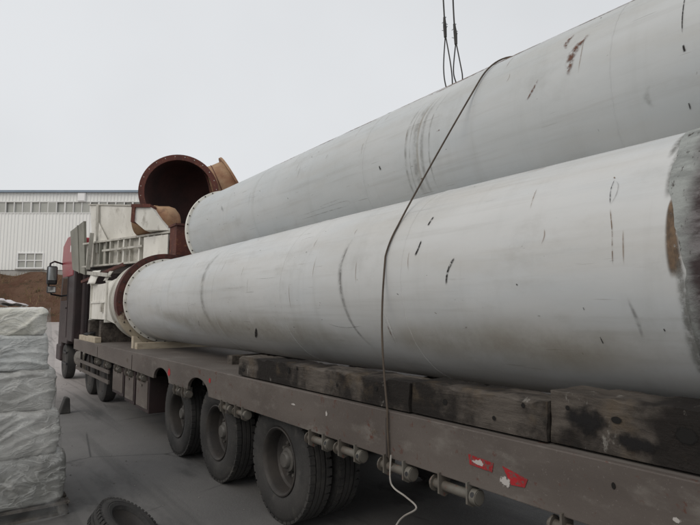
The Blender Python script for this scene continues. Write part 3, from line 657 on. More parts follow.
def decal(parent, P, cy, seed, pts, mat, name='stain', lift=.003, nseg=14):
    """strip laid on the shell; pts = (y, angle degrees, half width m)"""
    cx, cz, R = P; m = MB(); m.uv = []
    q = []
    for i in range(nseg * (len(pts) - 1) + 1):
        t = i / nseg; j = min(int(t), len(pts) - 2); f = t - j
        a_, b_, c_, d_ = pts[max(j - 1, 0)], pts[j], pts[j + 1], pts[min(j + 2, len(pts) - 1)]
        q.append([0.5 * (2 * b_[c] + (c_[c] - a_[c]) * f + (2 * a_[c] - 5 * b_[c] + 4 * c_[c] - d_[c]) * f * f + (3 * b_[c] - a_[c] - 3 * c_[c] + d_[c]) * f ** 3) for c in range(3)])
    W = 8
    for i, (y, a, w) in enumerate(q):
        b = q[max(i - 1, 0)]; c = q[min(i + 1, len(q) - 1)]
        ty, ta = c[0] - b[0], R_(c[1] - b[1]) * R; l = math.hypot(ty, ta) or 1; ny_, na = -ta / l, ty / l
        for k in range(W + 1):
            s = (k / W * 2 - 1) * w; yy = y + ny_ * s; aa = R_(a) + na * s / R; rr = R + dent(seed, yy, aa) + lift
            m.v.append((rr * math.cos(aa), yy - cy, rr * math.sin(aa))); m.uv.append((i / (len(q) - 1), k / W))
    for i in range(len(q) - 1):
        for k in range(W): m.f.append((i * (W + 1) + k, i * (W + 1) + k + 1, (i + 1) * (W + 1) + k + 1, (i + 1) * (W + 1) + k))
    return m.build(name, mat, parent, True)

def lower_pipe():
    y0, y1 = .25, 11.12
    p, cy = pipe('steel_pipe', LP, y0, y1, 'pipe_white', 3.0, 'rust_inside')
    tag(p, 'white painted steel pipe lying lowest on the deck, nearest the camera, bound by a rope', 'pipe')
    ring(p, cy, 11.09, 11.16, .868, .80, 'white_steel')
    bolts(p, 11.087 - cy, .842, 30, .013, .012, 'chassis', .3, False)
    D = lambda pts, mat, name='stain', lift=.003: decal(p, LP, cy, 3.0, pts, mat, name, lift)
    # painted black ticks
    D([(2.764, 144.5, .010), (2.784, 150.4, .012)], 'mark_black', 'paint_mark', .004)
    D([(2.800, 159.0, .008), (2.812, 163, .011), (2.838, 167.5, .012)], 'mark_black', 'paint_mark', .004)
    D([(2.44, 171.0, .008), (2.468, 173.5, .013), (2.50, 178, .010), (2.514, 184.0, .012)], 'mark_black', 'paint_mark', .004)
    # sooty rub marks
    D([(3.70, 146, .02), (3.782, 166, .045), (3.74, 189, .04), (3.66, 209, .025), (3.55, 222, .025)], 'smudge_dark', 'smudge')
    D([(3.72, 150, .006), (3.77, 168, .012), (3.74, 190, .008)], 'smudge_dark', 'smudge', .0045)
    D([(4.066, 204.8, .004), (3.93, 206.8, .006), (3.75, 207.3, .006), (3.516, 205.4, .004)], 'smudge_dark', 'scratch', .004)
    D([(3.20, 197, .004), (3.19, 206, .007), (3.187, 216, .006)], 'pale_scuff', 'scuff', .004)
    D([(3.23, 197, .004), (3.22, 208, .007), (3.22, 218, .006)], 'rust_stain', 'stain', .0035)
    D([(1.405, 144, .003), (1.372, 147, .005), (1.368, 152, .006), (1.39, 157, .004)], 'smudge_dark', 'scratch', .004)
    D([(1.402, 144, .002), (1.405, 149, .003), (1.39, 156, .003)], 'mark_black', 'scratch', .005)
    D([(1.385, 158, .003), (1.36, 168, .004), (1.355, 180, .003)], 'scratch_brown', 'scratch', .004)
    D([(5.6, 211, .012), (5.70, 217, .03), (5.80, 222, .015)], 'mark_black', 'paint_mark', .004)
    D([(7.36, 206, .02), (7.45, 213, .03)], 'smudge_dark', 'smudge')
    D([(7.0, 128, .02), (7.1, 150, .10), (7.05, 185, .10), (6.9, 215, .05)], 'smudge_soft', 'smudge')
    D([(9.8, 196, .05), (7.5, 208, .26), (5.2, 214, .30), (3.3, 218, .20)], 'tan_tint', 'smudge')  # this and the next: broad soft tan tint along the lower flank
    D([(3.4, 214, .10), (2.3, 215, .32), (1.1, 214, .2)], 'tan_tint', 'smudge')
    D([(1.30, 191, .008), (1.27, 200, .016), (1.265, 207, .008)], 'smudge_dark', 'smudge')
    for y, a in ((1.155, 203), (1.54, 195.2), (4.467, 153.5)): D([(y, a, .004), (y - .004, a + 1.0, .005)], 'mark_black', 'paint_mark', .004)
    D([(1.485, 207, .003), (1.480, 210, .005)], 'mark_black', 'scratch', .004)
    # rust weeping down from pin holes, scrapes along the shell
    for k in range(16):
        y = random.uniform(1.3, 9); a = random.uniform(130, 185); l = random.uniform(5, 22)
        D([(y, a, .004), (y + random.uniform(-.01, .01), a + l * .5, .006), (y + random.uniform(-.02, .02), a + l, .002)], 'drip', 'rust_run', .0032)
    for k in range(5):
        y = random.uniform(1.3, 8); a = random.uniform(125, 212); l = random.uniform(.1, .7)
        D([(y, a, .0015), (y + l * .5, a + random.uniform(-1, 1), .003), (y + l, a + random.uniform(-2, 2), .001)], 'scratch_soft', 'scratch', .0035)
    for k in range(40):
        y = random.uniform(1.3, 10); a = random.uniform(120, 215); w = random.uniform(.002, .005); l = random.uniform(.2, 1.0)
        D([(y, a, w), (y + random.uniform(-.03, .03), a + l, w * 1.3)], random.choice(('mark_black', 'rust_stain', 'scratch_brown', 'smudge_dark')), 'fleck', .0035)
    for y in (2.98, 4.85, 6.7, 8.9):
        m = MB(); m.tube([((LP[2] + dent(3.0, y, a) - .001) * math.cos(a), y - cy + .002 * math.sin(a * 37), (LP[2] + dent(3.0, y, a) - .001) * math.sin(a)) for a in [2 * math.pi * k / 160 for k in range(160)]], .005, 6, True); m.build('weld_seam', 'pipe_white', p, True)
    # bare brown patch beside the near end
    D([(1.085, 157, .006), (1.082, 163, .024), (1.075, 172, .034), (1.068, 179, .038), (1.06, 186, .034)], 'bare_soft', 'bare_patch', .0028)
    for y, a0, a1, w in ((1.15, 112, 138, .035), (1.11, 130, 158, .04), (1.05, 178, 205, .035), (1.05, 196, 224, .045)):
        D([(y, a0, w * .4), (y - .01, (a0 + a1) / 2, w), (y, a1, w * .4)], 'grey_smear', 'smudge', .0032)
    # crusted seal round the near end
    m = MB(); seg = 220; rows = 16; vs = []; fs = []
    for k in range(seg):
        a = 2 * math.pi * k / seg; d = Vector((math.cos(a), 0, math.sin(a)))
        dg = math.degrees(a) % 360; tb = ((0, 1.08), (100, 1.16), (112, 1.16), (135, 1.12), (154, 1.105), (163, 1.075), (175, 1.04), (183, 1.025), (203, 1.035), (230, 1.03), (360, 1.08))
        i_ = [n_ for n_ in range(len(tb) - 1) if tb[n_][0] <= dg][-1]; f_ = (dg - tb[i_][0]) / (tb[i_ + 1][0] - tb[i_][0])
        yl = tb[i_][1] * (1 - f_) + tb[i_ + 1][1] * f_ + .012 * noise.noise(Vector((math.cos(a) * 6, 1, math.sin(a) * 6))) + .006 * noise.noise(Vector((math.cos(a) * 22, 1, math.sin(a) * 22)))
        for j in range(rows):
            t = j / (rows - 1); y = yl + (.26 - yl) * t
            h = .0042 + .028 * min(1, t * 1.8) * (0.6 + .45 * abs(noise.fractal(Vector((math.cos(a) * 5, y * 7, math.sin(a) * 5)), 1, 2, 5)))
            h += .014 * math.exp(-((t - .42) / .12) ** 2)
            vs.append(d * (LP[2] + h) + Vector((0, y - cy, 0)))
    for k in range(seg):
        for j in range(rows - 1): fs.append((k * rows + j, k * rows + j + 1, ((k + 1) % seg) * rows + j + 1, ((k + 1) % seg) * rows + j))
    m.add(vs, fs); tag(m.build('end_crust', 'crust', p, True), 'grey and black crusted seal round the pipe end')
lower_pipe()

def upper_pipe():
    y0, y1 = -1.2, 10.15
    p, cy = pipe('steel_pipe', UP, y0, y1, 'pipe_grey', 11.0, 'rust_inside')
    tag(p, 'grey white steel pipe resting on top of the lower pipe, topmost long tube', 'pipe')
    ring(p, cy, 10.12, 10.19, .868, .805, 'white_steel')
    bolts(p, 10.117 - cy, .845, 30, .013, .012, 'chassis', .5, False)
    D = lambda pts, mat, name='stain', lift=.003: decal(p, UP, cy, 11.0, pts, mat, name, lift)
    for dy, w, mt in ((0, .030, 'smudge_soft'), (.06, .020, 'tan_tint'), (.10, .045, 'smudge_soft'), (.17, .010, 'smudge_soft'), (.23, .022, 'smudge_soft'), (-.10, .014, 'smudge_soft')):
        D([(3.44 + dy, 138, w * .6), (3.58 + dy, 158, w), (3.61 + dy, 178, w * 1.2), (3.62 + dy, 205, w), (3.60 + dy, 216, w * .6)], mt, 'smudge')
    D([(2.32, 166, .008), (2.36, 171, .014), (2.42, 177, .006)], 'rust_stain', 'stain', .004)
    D([(1.95, 146, .02), (2.05, 158, .05), (2.06, 172, .02)], 'rust_stain', 'stain', .004)
    D([(2.10, 140, .01), (2.14, 146, .03), (2.12, 152, .01)], 'rust_stain', 'stain', .004)
    D([(1.296, 150, .003), (1.294, 163, .005), (1.29, 172, .003)], 'mark_black', 'scratch', .004)
    D([(1.287, 177.5, .007), (1.28, 181, .010)], 'mark_black', 'paint_mark', .004)
    D([(1.30, 203, .005), (1.296, 206, .007)], 'mark_black', 'paint_mark', .004)
    D([(4.26, 184.5, .010), (4.24, 188, .016)], 'mark_black', 'paint_mark', .004)
    D([(4.9, 207.1, .005), (5.4, 207.4, .007), (6.1, 208.4, .005)], 'smudge_dark', 'scratch', .004)
    D([(4.9, 207, .003), (4.95, 203, .005), (5.5, 203.6, .004), (6.2, 205, .003)], 'smudge_dark', 'scratch', .004)
    D([(1.50, 190, .015), (1.53, 195, .03), (1.50, 201, .015)], 'smudge_soft', 'smudge')
    D([(8.6, 165, .02), (8.5, 170, .04), (8.4, 175, .02)], 'smudge_dark', 'smudge')
    for k in range(14):
        y = random.uniform(1.0, 8); a = random.uniform(126, 175); l = random.uniform(6, 26)
        D([(y, a, .004), (y + random.uniform(-.01, .01), a + l * .5, .006), (y + random.uniform(-.02, .02), a + l, .002)], 'drip', 'rust_run', .0032)
    for k in range(4):
        y = random.uniform(1.0, 8); a = random.uniform(125, 205); l = random.uniform(.1, .7)
        D([(y, a, .0015), (y + l * .5, a + random.uniform(-1, 1), .003), (y + l, a + random.uniform(-2, 2), .001)], 'scratch_soft', 'scratch', .0035)
    for y in (1.75, 4.55, 7.3):
        m = MB(); m.tube([((UP[2] + dent(11.0, y, a) - .001) * math.cos(a), y - cy + .002 * math.sin(a * 37), (UP[2] + dent(11.0, y, a) - .001) * math.sin(a)) for a in [2 * math.pi * k / 160 for k in range(160)]], .005, 6, True); m.build('weld_seam', 'pipe_grey', p, True)
    for k in range(30):
        y = random.uniform(1.0, 9.5); a = random.uniform(128, 205); w = random.uniform(.003, .007); l = random.uniform(.3, 2.0)
        D([(y, a, w), (y + random.uniform(-.05, .05), a + l, w * 1.3)], random.choice(('mark_black', 'rust_stain', 'rust_stain', 'smudge_dark')), 'fleck', .0035)
    for y in (.8, 1.5, 2.15, 2.75, 3.5, 4.4, 5.4):
        D([(y, 121 + random.uniform(-1, 1), .01), (y + .3, 122 + random.uniform(-1, 2), .05), (y + .7, 123 + random.uniform(-1, 3), .055), (y + 1.1, 121 + random.uniform(-1, 1), .012)], 'rust_soft', 'stain', .003)
    for k in range(34):
        y = random.uniform(.9, 6.5); a = random.uniform(119, 129); w = random.uniform(.012, .04); l = random.uniform(.15, .7)
        D([(y, a, w * .5), (y + l * .5, a + random.uniform(-3, 3), w), (y + l, a + random.uniform(-3, 3), w * .4)], 'rust_stain', 'stain', .0035)
upper_pipe()

# ------------------------------------------------------------------ timbers and dunnage on the deck
def timbers():
    z0 = RAIL_T + .008
    data = ((2.70, 5.42, -.01, .20, 'long grey timber under the lower pipe, the one farthest along, with a broken end'),
            (1.66, 2.69, .008, .21, 'middle grey timber under the lower pipe, beside the rope'),
            (-1.2, 1.65, .03, .268, 'dark tarred timber under the lower pipe, nearest the camera'))
    for a, b, dx, h, lb in data:
        m = MB(); n = max(int((b - a) / .03), 4); x0, x1 = 2.515 + dx, 2.83 + dx; prof = [(x0, z0), (x0, z0 + h), (x1, z0 + h), (x1, z0)]
        K = 8; ringp = []
        for e in range(4):
            p, q = prof[e], prof[(e + 1) % 4]
            for k in range(K): ringp.append((p[0] + (q[0] - p[0]) * k / K, p[1] + (q[1] - p[1]) * k / K))
        nr = len(ringp); vs = []
        for i in range(n + 1):
            y = a + (b - a) * i / n
            for x, z in ringp:
                q = Vector((x * 3, y * 2.2, z * 3)); e = noise.noise_vector(q * 2) * .004 + noise.noise_vector(q * 6) * .002
                cxm = abs(x - (x0 + x1) / 2) > .12 and abs(z - (z0 + h / 2)) > h / 2 - .01
                ch = noise.noise(Vector((x, y * 5, z))) if cxm else 0
                zz = z + e.z * (1 if z > z0 + .02 else 0) - (max(ch, 0) * .06 if z > z0 + .1 else 0) - (.02 * max(0, noise.noise(Vector((x * 4, y * 14, 7)))) if z > z0 + h - .03 else 0)
                ye = y + (.014 * noise.noise(Vector((x * 9, 2, z * 9))) if i in (0, n) else 0)
                vs.append((x + e.x, ye, zz))
        fs = [(i * nr + k, (i + 1) * nr + k, (i + 1) * nr + (k + 1) % nr, i * nr + (k + 1) % nr) for i in range(n) for k in range(nr)]
        fs += [tuple(range(nr)), tuple(n * nr + k for k in range(nr - 1, -1, -1))]
        m.add(vs, fs); cen = ((x0 + x1) / 2, (a + b) / 2, z0)
        e = empty('timber_beam', cen); tag(e, lb, 'timber')
        m.v = [(p[0] - cen[0], p[1] - cen[1], p[2] - cen[2]) for p in m.v]; m.build('beam', 'timber', e, True)
        if a > 2: holes = ((4.33, .14, .022, .03), (4.18, .17, .012, .014), (3.05, .12, .016, .018), (5.3, .06, .03, .02), (3.55, .09, .010, .012))
        elif a > 1: holes = ((2.38, .11, .018, .02), (2.0, .07, .012, .012), (1.8, .17, .012, .013))
        else: holes = ((1.0, .15, .040, .035), (1.30, .17, .025, .016), (.5, .12, .03, .03), (1.55, .19, .012, .012))
        for y, z, w, hh in holes: spot(e, (x0 - .0055 - cen[0], y - cen[1], z), w * 1.5, hh * 1.5, 'spot_black', 'bolt_hole')
        if a < 0:
            for y, z, w, hh in ((1.45, .15, .16, .10), (1.2, .08, .2, .07), (.85, .1, .2, .1)): spot(e, (x0 - .0045 - cen[0], y - cen[1], z), w, hh, 'spot_soot', 'soot_patch')
    z0 = RAIL_T - .011
    # saw-cut battens across the deck under the pipe
    lbls = ('pale batten across the deck under the far end of the lower pipe', 'batten across the deck under the middle of the lower pipe', 'batten across the deck under the near part of the lower pipe')
    for (y, xl), lb in zip(((10.35, 2.72), (6.6, 2.95), (3.3, 2.95)), lbls):
        m = MB(); m.box((xl, y, z0), (4.6, y + .16, LP[1] - LP[2] - .004)); o = m.build('batten', 'pale_wood' if y > 10 else 'timber', None, bevel=.006, loc=(3.5, y, z0)); tag(o, lb, 'batten')
    # chocks stopping the pipe, far end
    m = MB(); m.prism([(2.72, 10.62, z0), (3.05, 10.62, z0), (2.93, 10.62, z0 + .07), (2.80, 10.62, z0 + .22), (2.72, 10.62, z0 + .24)], (0, .14, 0)); tag(m.build('wood_chock', 'pale_wood', None, bevel=.006, loc=(2.85, 10.7, z0)), 'pale wooden wedge chocking the flanged end of the lower pipe', 'chock')
    m = MB(); m.prism([(4.40, 5.2, z0), (4.05, 5.2, z0), (4.17, 5.2, z0 + .10), (4.40, 5.2, z0 + .28)], (0, .3, 0)); tag(m.build('wood_chock', 'timber', None, loc=(4.3, 5.3, z0)), 'dark wedge chocking the far side of the lower pipe', 'chock')
    # steel posts carrying the upper pipe on its hidden side
    for y, lb in ((9.0, 'steel cradle under the far part of the upper pipe'), (1.4, 'steel cradle under the near part of the upper pipe')):
        m = MB(); m.box((4.72, y, z0), (4.86, y + .2, 2.92)); m.box((4.9, y, z0), (5.15, y + .2, 3.18)); m.box((4.4, y - .05, z0), (5.22, y + .25, z0 + .04)); tag(m.build('cradle', 'oxide_red', None, loc=(4.9, y, z0)), lb, 'cradle')
timbers()

# ------------------------------------------------------------------ lashing rope, loose wire, crane slings
def ropes():
    pts = []
    for a in range(35, 149, 4):      # over the crest of the upper pipe
        r = UP[2] + .016; pts.append((UP[0] + r * math.cos(R_(a)), 2.86 + .12 * (a - 35) / 113, UP[1] + r * math.sin(R_(a))))
    for k in range(1, 9):
        t = k / 9; p = Vector(pts[-1] if k == 1 else base); 
        if k == 1: base = p.copy(); end = Vector((LP[0] + (LP[2] + .016) * math.cos(R_(148)), 3.14, LP[1] + (LP[2] + .016) * math.sin(R_(148))))
        q = base.lerp(end, t); pts.append((q.x, q.y + .012 * math.sin(t * 3.14), q.z - .0 * t))
    for a in range(148, 169, 3):
        r = LP[2] + .012; pts.append((LP[0] + r * math.cos(R_(a)), 3.14 + .03 * (a - 148) / 20, LP[1] + r * math.sin(R_(a))))
    p0, p1 = Vector(pts[-1]), Vector((2.438, 2.85, RAIL_T + .01))
    for k in range(1, 13): t = k / 12; q = p0.lerp(p1, t); pts.append((q.x, q.y + .05 * math.sin(t * 3.14), q.z))
    pts += [(2.434, 2.845, 1.15), (2.436, 2.835, .97), (2.46, 2.83, .89)]
    m = MB(); m.tube(pts, .0078, 8); r = m.build('lashing_rope', 'rope_brown', None, True, loc=pts[-1])
    tag(r, 'dark lashing rope passing over both pipes down to the trailer rail', 'rope')
    def cr(ps, n=8):
        out = []; P = [Vector(p) for p in ps]; P = [P[0]] + P + [P[-1]]
        for i in range(1, len(P) - 2):
            for k in range(n):
                t = k / n; a, b, c, d = P[i - 1:i + 3]
                out.append(0.5 * ((2 * b) + (c - a) * t + (2 * a - 5 * b + 4 * c - d) * t * t + (3 * b - a - 3 * c + d) * t ** 3))
        return out + [P[-1]]
    w = cr([(2.425, 2.80, .98), (2.41, 2.794, .832), (2.41, 2.754, .777), (2.41, 2.637, .751), (2.40, 2.53, .715), (2.40, 2.648, .629), (2.40, 2.717, .557), (2.37, 2.80, .40), (2.3, 2.9, .15), (2.2, 3.0, -.035), (2.0, 3.1, -.04)])
    m = MB(); m.tube(w, .006, 6); tag(m.build('loose_wire', 'pale_wire', None, True, loc=w[-1]), 'thin pale wire dangling from the trailer winch toward the ground', 'wire')
    # crane slings standing on the crest of the upper pipe
    for yb, ln, sy, lb in ((3.99, 0, 0.0, 'left wire rope sling with a long spliced eye above the upper pipe'), (3.84, .17, -.04, 'right wire rope sling with a long spliced eye above the upper pipe')):
        top = UP[1] + UP[2] + .012; zs = 5.16 - ln * .9
        e = empty('wire_sling', (UP[0], yb, top)); tag(e, lb, 'sling', 'crane slings above the pipe')
        cab = cr([(0, .04 + sy * .2, zs - top), (0, .055, zs - top + .3), (.01, .075, 1.4), (.02, .09, 2.6), (.05, .10, 6.0), (.1, .12, 10.0)], 6)
        m = MB(); m.tube(cab, .010, 6); m.build('cable', 'wire', e, True)
        m = MB(); m.tube([(0, .04 + sy * .2, zs - top - .03), (0, .045 + sy * .2, zs - top + .1), (0, .052, zs - top + .22)], [.017, .021, .013], 8); sp = m.build('splice', 'wire', e, True)
        m = MB()
        for k in range(9):
            z = zs - top + .02 + .2 * k / 8; a = k * 2.4; p = Vector((0, .045, z)); m.tube([p, p + Vector((math.cos(a) * .03, math.sin(a) * .04, .02 * math.sin(a * 3)))], .003, 4)
        m.build('strand_ends', 'wire', sp)
        c = Vector((0, .04 + sy * .2, zs - top)); lo = -.02
        left = cr([c, (.01, .085, .38 - ln * .5), (.015, .06, .14), (.03, -.01, lo), (.01, -.045, .15), (0, -.03, .38 - ln * .5), c], 8)
        m = MB(); m.tube(left, .008, 6); m.build('eye_loop', 'wire', e, True)
ropes()

# ------------------------------------------------------------------ load at the front of the trailer
def front_load():
    dk = RAIL_T - .011
    # transition duct bolted on ahead of the lower pipe: red ring, white drum, square box
    cx, cz = LP[0], LP[1]; e = empty('transition_duct', (cx, 12.5, cz)); cy = 12.5
    tag(e, 'white round to square duct with a dark red flange ring ahead of the lower pipe', 'duct')
    ring(e, cy, 11.20, 11.27, .985, .80, 'ring_paint', 'flange'); ring(e, cy, 11.275, 11.50, .965, .90, 'ring_paint', 'collar')
    bolts(e, 11.197 - cy, .93, 28, .016, .03, 'chassis', .2, False)
    m = MB(); m.lathe([(-.995, .87), (-.3, .87), (-.285, .90), (-.23, .90), (-.215, .86), (.05, .80)], frame((0, 0, 0), (0, 1, 0)), 80); m.f = [f for f in m.f if len(f) == 4]; m.build('drum', 'cream_steel', e, True)
    m = MB(); n = 64; vs = []
    for k in range(n):
        a = 2 * math.pi * k / n; c, s = math.cos(a), math.sin(a); q = 1 / max(abs(c), abs(s)); vs.append((.80 * c, .05, .80 * s)); vs.append((.74 * q * c, .62, .43 * q * s + .01))
    m.add(vs, [(2 * k, 2 * ((k + 1) % n), 2 * ((k + 1) % n) + 1, 2 * k + 1) for k in range(n)]); m.build('transition', 'white_steel', e, True)
    m = MB(); m.box((-.74, .625, -.42), (.74, 2.45, .44)); b = m.build('box', 'white_steel', e, bevel=.01)
    m = MB()
    for y in (.63, 2.40): m.box((-.79, y, -.48), (.79, y + .04, -.422)); m.box((-.79, y, .442), (.79, y + .04, .49)); m.box((-.78, y, -.42), (-.742, y + .04, .44)); m.box((.742, y, -.42), (.78, y + .04, .44))
    m.box((-.765, .68, -.02), (-.742, 2.39, .03)); m.build('rib', 'white_steel', b)
    m = MB(); m.box((-.80, 1.0, -.24), (-.743, 1.12, -.03)); m.build('lug', 'cream_steel', b)
    for i, (x0, y0, x1, y1, h, mt, lb) in enumerate(((2.66, 13.2, 3.9, 13.42, .50, 'timber', 'thick timber block under the square duct, on the pipe side'), (2.66, 14.5, 3.9, 14.72, .50, 'timber', 'thick timber block under the square duct, on the cab side'),
                                             (2.50, 13.0, 2.64, 14.9, .13, 'pale_wood', 'long pale plank on the deck edge below the square duct'))):
        m = MB(); m.box((x0, y0, dk), (x1, y1, dk + h)); o = m.build('wood_block', mt, None, bevel=.01, loc=((x0 + x1) / 2, (y0 + y1) / 2, dk)); tag(o, lb, 'block')
    # ribbed casing lying across the top
    A = Vector((2.70, 15.60, 3.15)); Bp = Vector((3.88, 12.05, 3.17)); dx = (Bp - A); L = dx.length; ang = math.atan2(dx.y, dx.x)
    e = empty('ribbed_casing', A, ang); tag(e, 'long dirty white casing with upright ribs lying across the front load', 'casing')
    H_ = .63; W = .85
    m = MB(); m.box((0, 0, .03), (L, W, H_ - .03)); m.build('body', 'cream_steel', e)
    m = MB(); m.box((-.03, -.10, H_ - .028), (L + .03, W + .06, H_ + .02)); m.build('top_flange', 'cream_steel', e, bevel=.004)
    m = MB(); m.box((-.03, -.10, -.02), (L + .03, W + .06, .028)); m.build('bottom_flange', 'cream_steel', e, bevel=.004)
    n = 13; xx = .05
    for k in range(n):
        xx += random.choice((.18, .24, .30, .36)); 
        if xx > L - .1: break
        w_ = random.choice((.03, .05, .08)); m = MB(); sl = random.uniform(-.02, .02); m.hexa([(xx, -.085, .03), (xx + w_, -.085, .03), (xx + w_, -.001, .03), (xx, -.001, .03), (xx + sl, -.085, H_ - .03), (xx + w_ + sl, -.085, H_ - .03), (xx + w_ + sl, -.001, H_ - .03), (xx + sl, -.001, H_ - .03)]); m.build('rib', random.choice(('white_steel', 'cream_steel', 'cream_steel', 'grey_plate')), e)
    m = MB(); m.box((L - .95, -.13, .06), (L - .02, -.105, H_ - .06)); m.build('patch_plate', 'white_steel', e)
    m = MB(); m.box((1.0, -.14, H_ * .55), (L - 1.0, -.09, H_ * .55 + .05)); m.build('rail', 'cream_steel', e)
    # hopper box standing on it
    P = [Vector(p) for p in ((2.78, 15.25, 3.80), (3.55, 13.95, 3.80))]; d = P[1] - P[0]; L = d.length
    e = empty('hopper', P[0], math.atan2(d.y, d.x)); tag(e, 'tall clean white hopper box standing on the ribbed casing', 'hopper')
    m = MB(); m.hexa([(-.02, 0, 0), (L, 0, 0), (L, .9, 0), (-.02, .9, 0), (-.10, -.06, 1.0), (L + .02, -.06, .84), (L + .02, .95, .84), (-.10, .95, 1.0)]); m.build('body', 'white_steel', e, bevel=.01)
    m = MB(); m.hexa([(-.13, -.085, 1.002), (L + .05, -.085, .842), (L + .05, .97, .842), (-.13, .97, 1.002), (-.13, -.085, 1.03), (L + .05, -.085, .872), (L + .05, .97, .872), (-.13, .97, 1.03)]); m.build('rim', 'cream_steel', e)
    m = MB(); m.hexa([(.20, -.07, -.30), (.27, -.07, -.30), (.27, -.013, -.30), (.20, -.013, -.30), (.20, -.12, .97), (.27, -.12, .97), (.27, -.063, .97), (.20, -.063, .97)]); m.build('upright', 'cream_steel', e)
    m = MB(); m.prism([(.27, -.08, 0), (.62, -.08, 0), (.27, -.08, .5)], (0, .02, 0)); m.build('gusset', 'white_steel', e)
    # tilted grey plate at the front
    q = [Vector(p) for p in ((2.61, 15.70, 4.42), (2.42, 16.55, 4.22), (2.53, 16.60, 3.14), (2.73, 15.86, 2.96))]
    nrm = (q[1] - q[0]).cross(q[3] - q[0]).normalized() * .07; nrm = nrm if nrm.x > 0 else -nrm
    e = empty('steel_plate', q[3]); tag(e, 'weathered grey green steel plate leaning on edge behind the cab', 'plate')
    loc = q[3]
    m = MB(); m.prism([p - loc for p in q], nrm); m.build('sheet', 'grey_plate', e, bevel=.006)
    for f in (.40,):
        a = q[0].lerp(q[1], f) - loc; b2 = q[3].lerp(q[2], f) - loc; w = (q[1] - q[0]).normalized() * .04
        m = MB(); m.prism([a, a + w, b2 + w, b2], -nrm * .3); m.build('stiffener', 'grey_plate', e)
    # dark gap filler: bundle of black angle irons between casing and duct
    for k, (a, b2, lb) in enumerate((((2.78, 15.3, 3.02), (3.7, 12.8, 3.02), 'dark steel beam under the ribbed casing, on the camera side'), ((3.5, 15.6, 3.02), (4.4, 12.9, 3.02), 'dark steel beam under the ribbed casing, on the far side'))):
        a, b2 = Vector(a), Vector(b2); dd = b2 - a; e = empty('steel_beam', a, math.atan2(dd.y, dd.x)); tag(e, lb, 'beam')
        m = MB(); m.box((0, -.08, -.10), (dd.length, .08, -.075)); m.build('flange', 'chassis', e)
        m = MB(); m.box((0, -.08, .083), (dd.length, .08, .108)); m.build('flange', 'chassis', e)
        m = MB(); m.box((0, -.012, -.074), (dd.length, .012, .082)); m.build('web', 'chassis', e)
    # scrap laid in between
    def bar(name, a, b, w, mat, lb, cat, t=.012):
        a, b = Vector(a), Vector(b); d = (b - a); fr = frame((0, 0, 0), d); m = MB(); m.box((0, 0, 0), (d.length, w, t), fr); m.box((0, 0, t + .0005), (d.length, t, w), fr); o = m.build(name, mat, None); o.location = a; tag(o, lb, cat)
    bar('angle_bar', (2.66, 15.2, 2.93), (2.72, 13.1, 2.76), .09, 'cream_steel', 'cream angle bar lying along the top edge of the square duct', 'angle bar')
    bar('angle_bar', (2.60, 15.6, 2.72), (3.0, 12.85, 3.02), .07, 'oxide_red', 'rusty angle bar slanting under the ribbed casing', 'angle bar')
    bar('angle_bar', (2.74, 14.9, 4.0), (2.70, 15.0, 3.05), .10, 'cream_steel', 'upright cream angle bar against the left end of the ribbed casing', 'angle bar')
    for (x, y, z, w, h, tl, rz, mt, lb) in ((2.66, 14.55, 2.66, .55, .36, -.35, .08, 'white_steel', 'bent white sheet leaning over the square duct near the cab'), (2.74, 13.35, 2.68, .42, .26, -.5, -.1, 'cream_steel', 'small dirty cream sheet leaning over the square duct near the pipe')):
        m = MB(); n = 10; vs = [((.018 * math.sin(i / n * 4 + 1)) + .012 * noise.noise(Vector((i, j, z))), w * (i / n - .5), h * j / 6) for j in range(7) for i in range(n + 1)]
        m.add(vs, [(j * (n + 1) + i, j * (n + 1) + i + 1, (j + 1) * (n + 1) + i + 1, (j + 1) * (n + 1) + i) for j in range(6) for i in range(n)]); o = m.build('scrap_sheet', mt, None, True); o.location = (x, y, z); o.rotation_euler = (0, -tl, rz)
        sm = o.modifiers.new('s', 'SOLIDIFY'); sm.thickness = .012; tag(o, lb, 'metal sheet')
    hp = [Vector((2.62 + .10 * math.cos(k * .7) + .012 * k / 9, 14.0 + .022 * k + .12 * math.sin(k * .7), 1.30 + .02 * (k % 9))) for k in range(40)]
    m = MB(); m.tube(hp, .016, 6); tag(m.build('hose_coil', 'black_plastic', None, True, loc=(2.62, 14.4, 1.25)), 'tangled black hose on the deck edge below the square duct', 'hose')
    # wedge chute with a dark red mouth frame
    z = lambda x, y, h: Vector((x, y, h))
    poly = [z(3.159, 12.627, 4.40), z(3.438, 12.42, 4.40), z(3.80, 12.10, 3.83), z(3.84, 12.06, 3.24), z(3.317, 12.55, 3.24 + .58), z(3.139, 12.68, 4.06)]
    poly[3].z = 3.83 - .02; 
    e = empty('chute', (3.45, 12.6, 3.80)); tag(e, 'white wedge shaped chute with a dark red mouth frame, beside the rusty tank', 'chute'); lo = Vector((3.45, 12.6, 3.80))
    pts = [Vector((3.159, 12.64, 4.40)), Vector((3.438, 12.43, 4.40)), Vector((3.80, 12.16, 3.83)), Vector((3.36, 12.49, 3.83)), Vector((3.139, 12.65, 4.06))]
    m = MB(); m.prism([p - lo for p in pts], HV * .36); m.build('body', 'white_steel', e, bevel=.008)
    for a, b2 in ((Vector((3.10, 12.67, 4.44)), Vector((3.45, 12.41, 4.44))), (Vector((3.11, 12.66, 4.42)), Vector((3.10, 12.67, 4.02)))):
        m = MB(); w = (b2 - a).normalized(); nn = Vector((0, 0, -1)) if abs(w.z) < .5 else RT
        m.prism([a - lo, b2 - lo, b2 + nn * .075 - lo, a + nn * .075 - lo], HV * .42 ); o = m.build('mouth_frame', 'oxide_red', e)
        o.location = -HV * .035
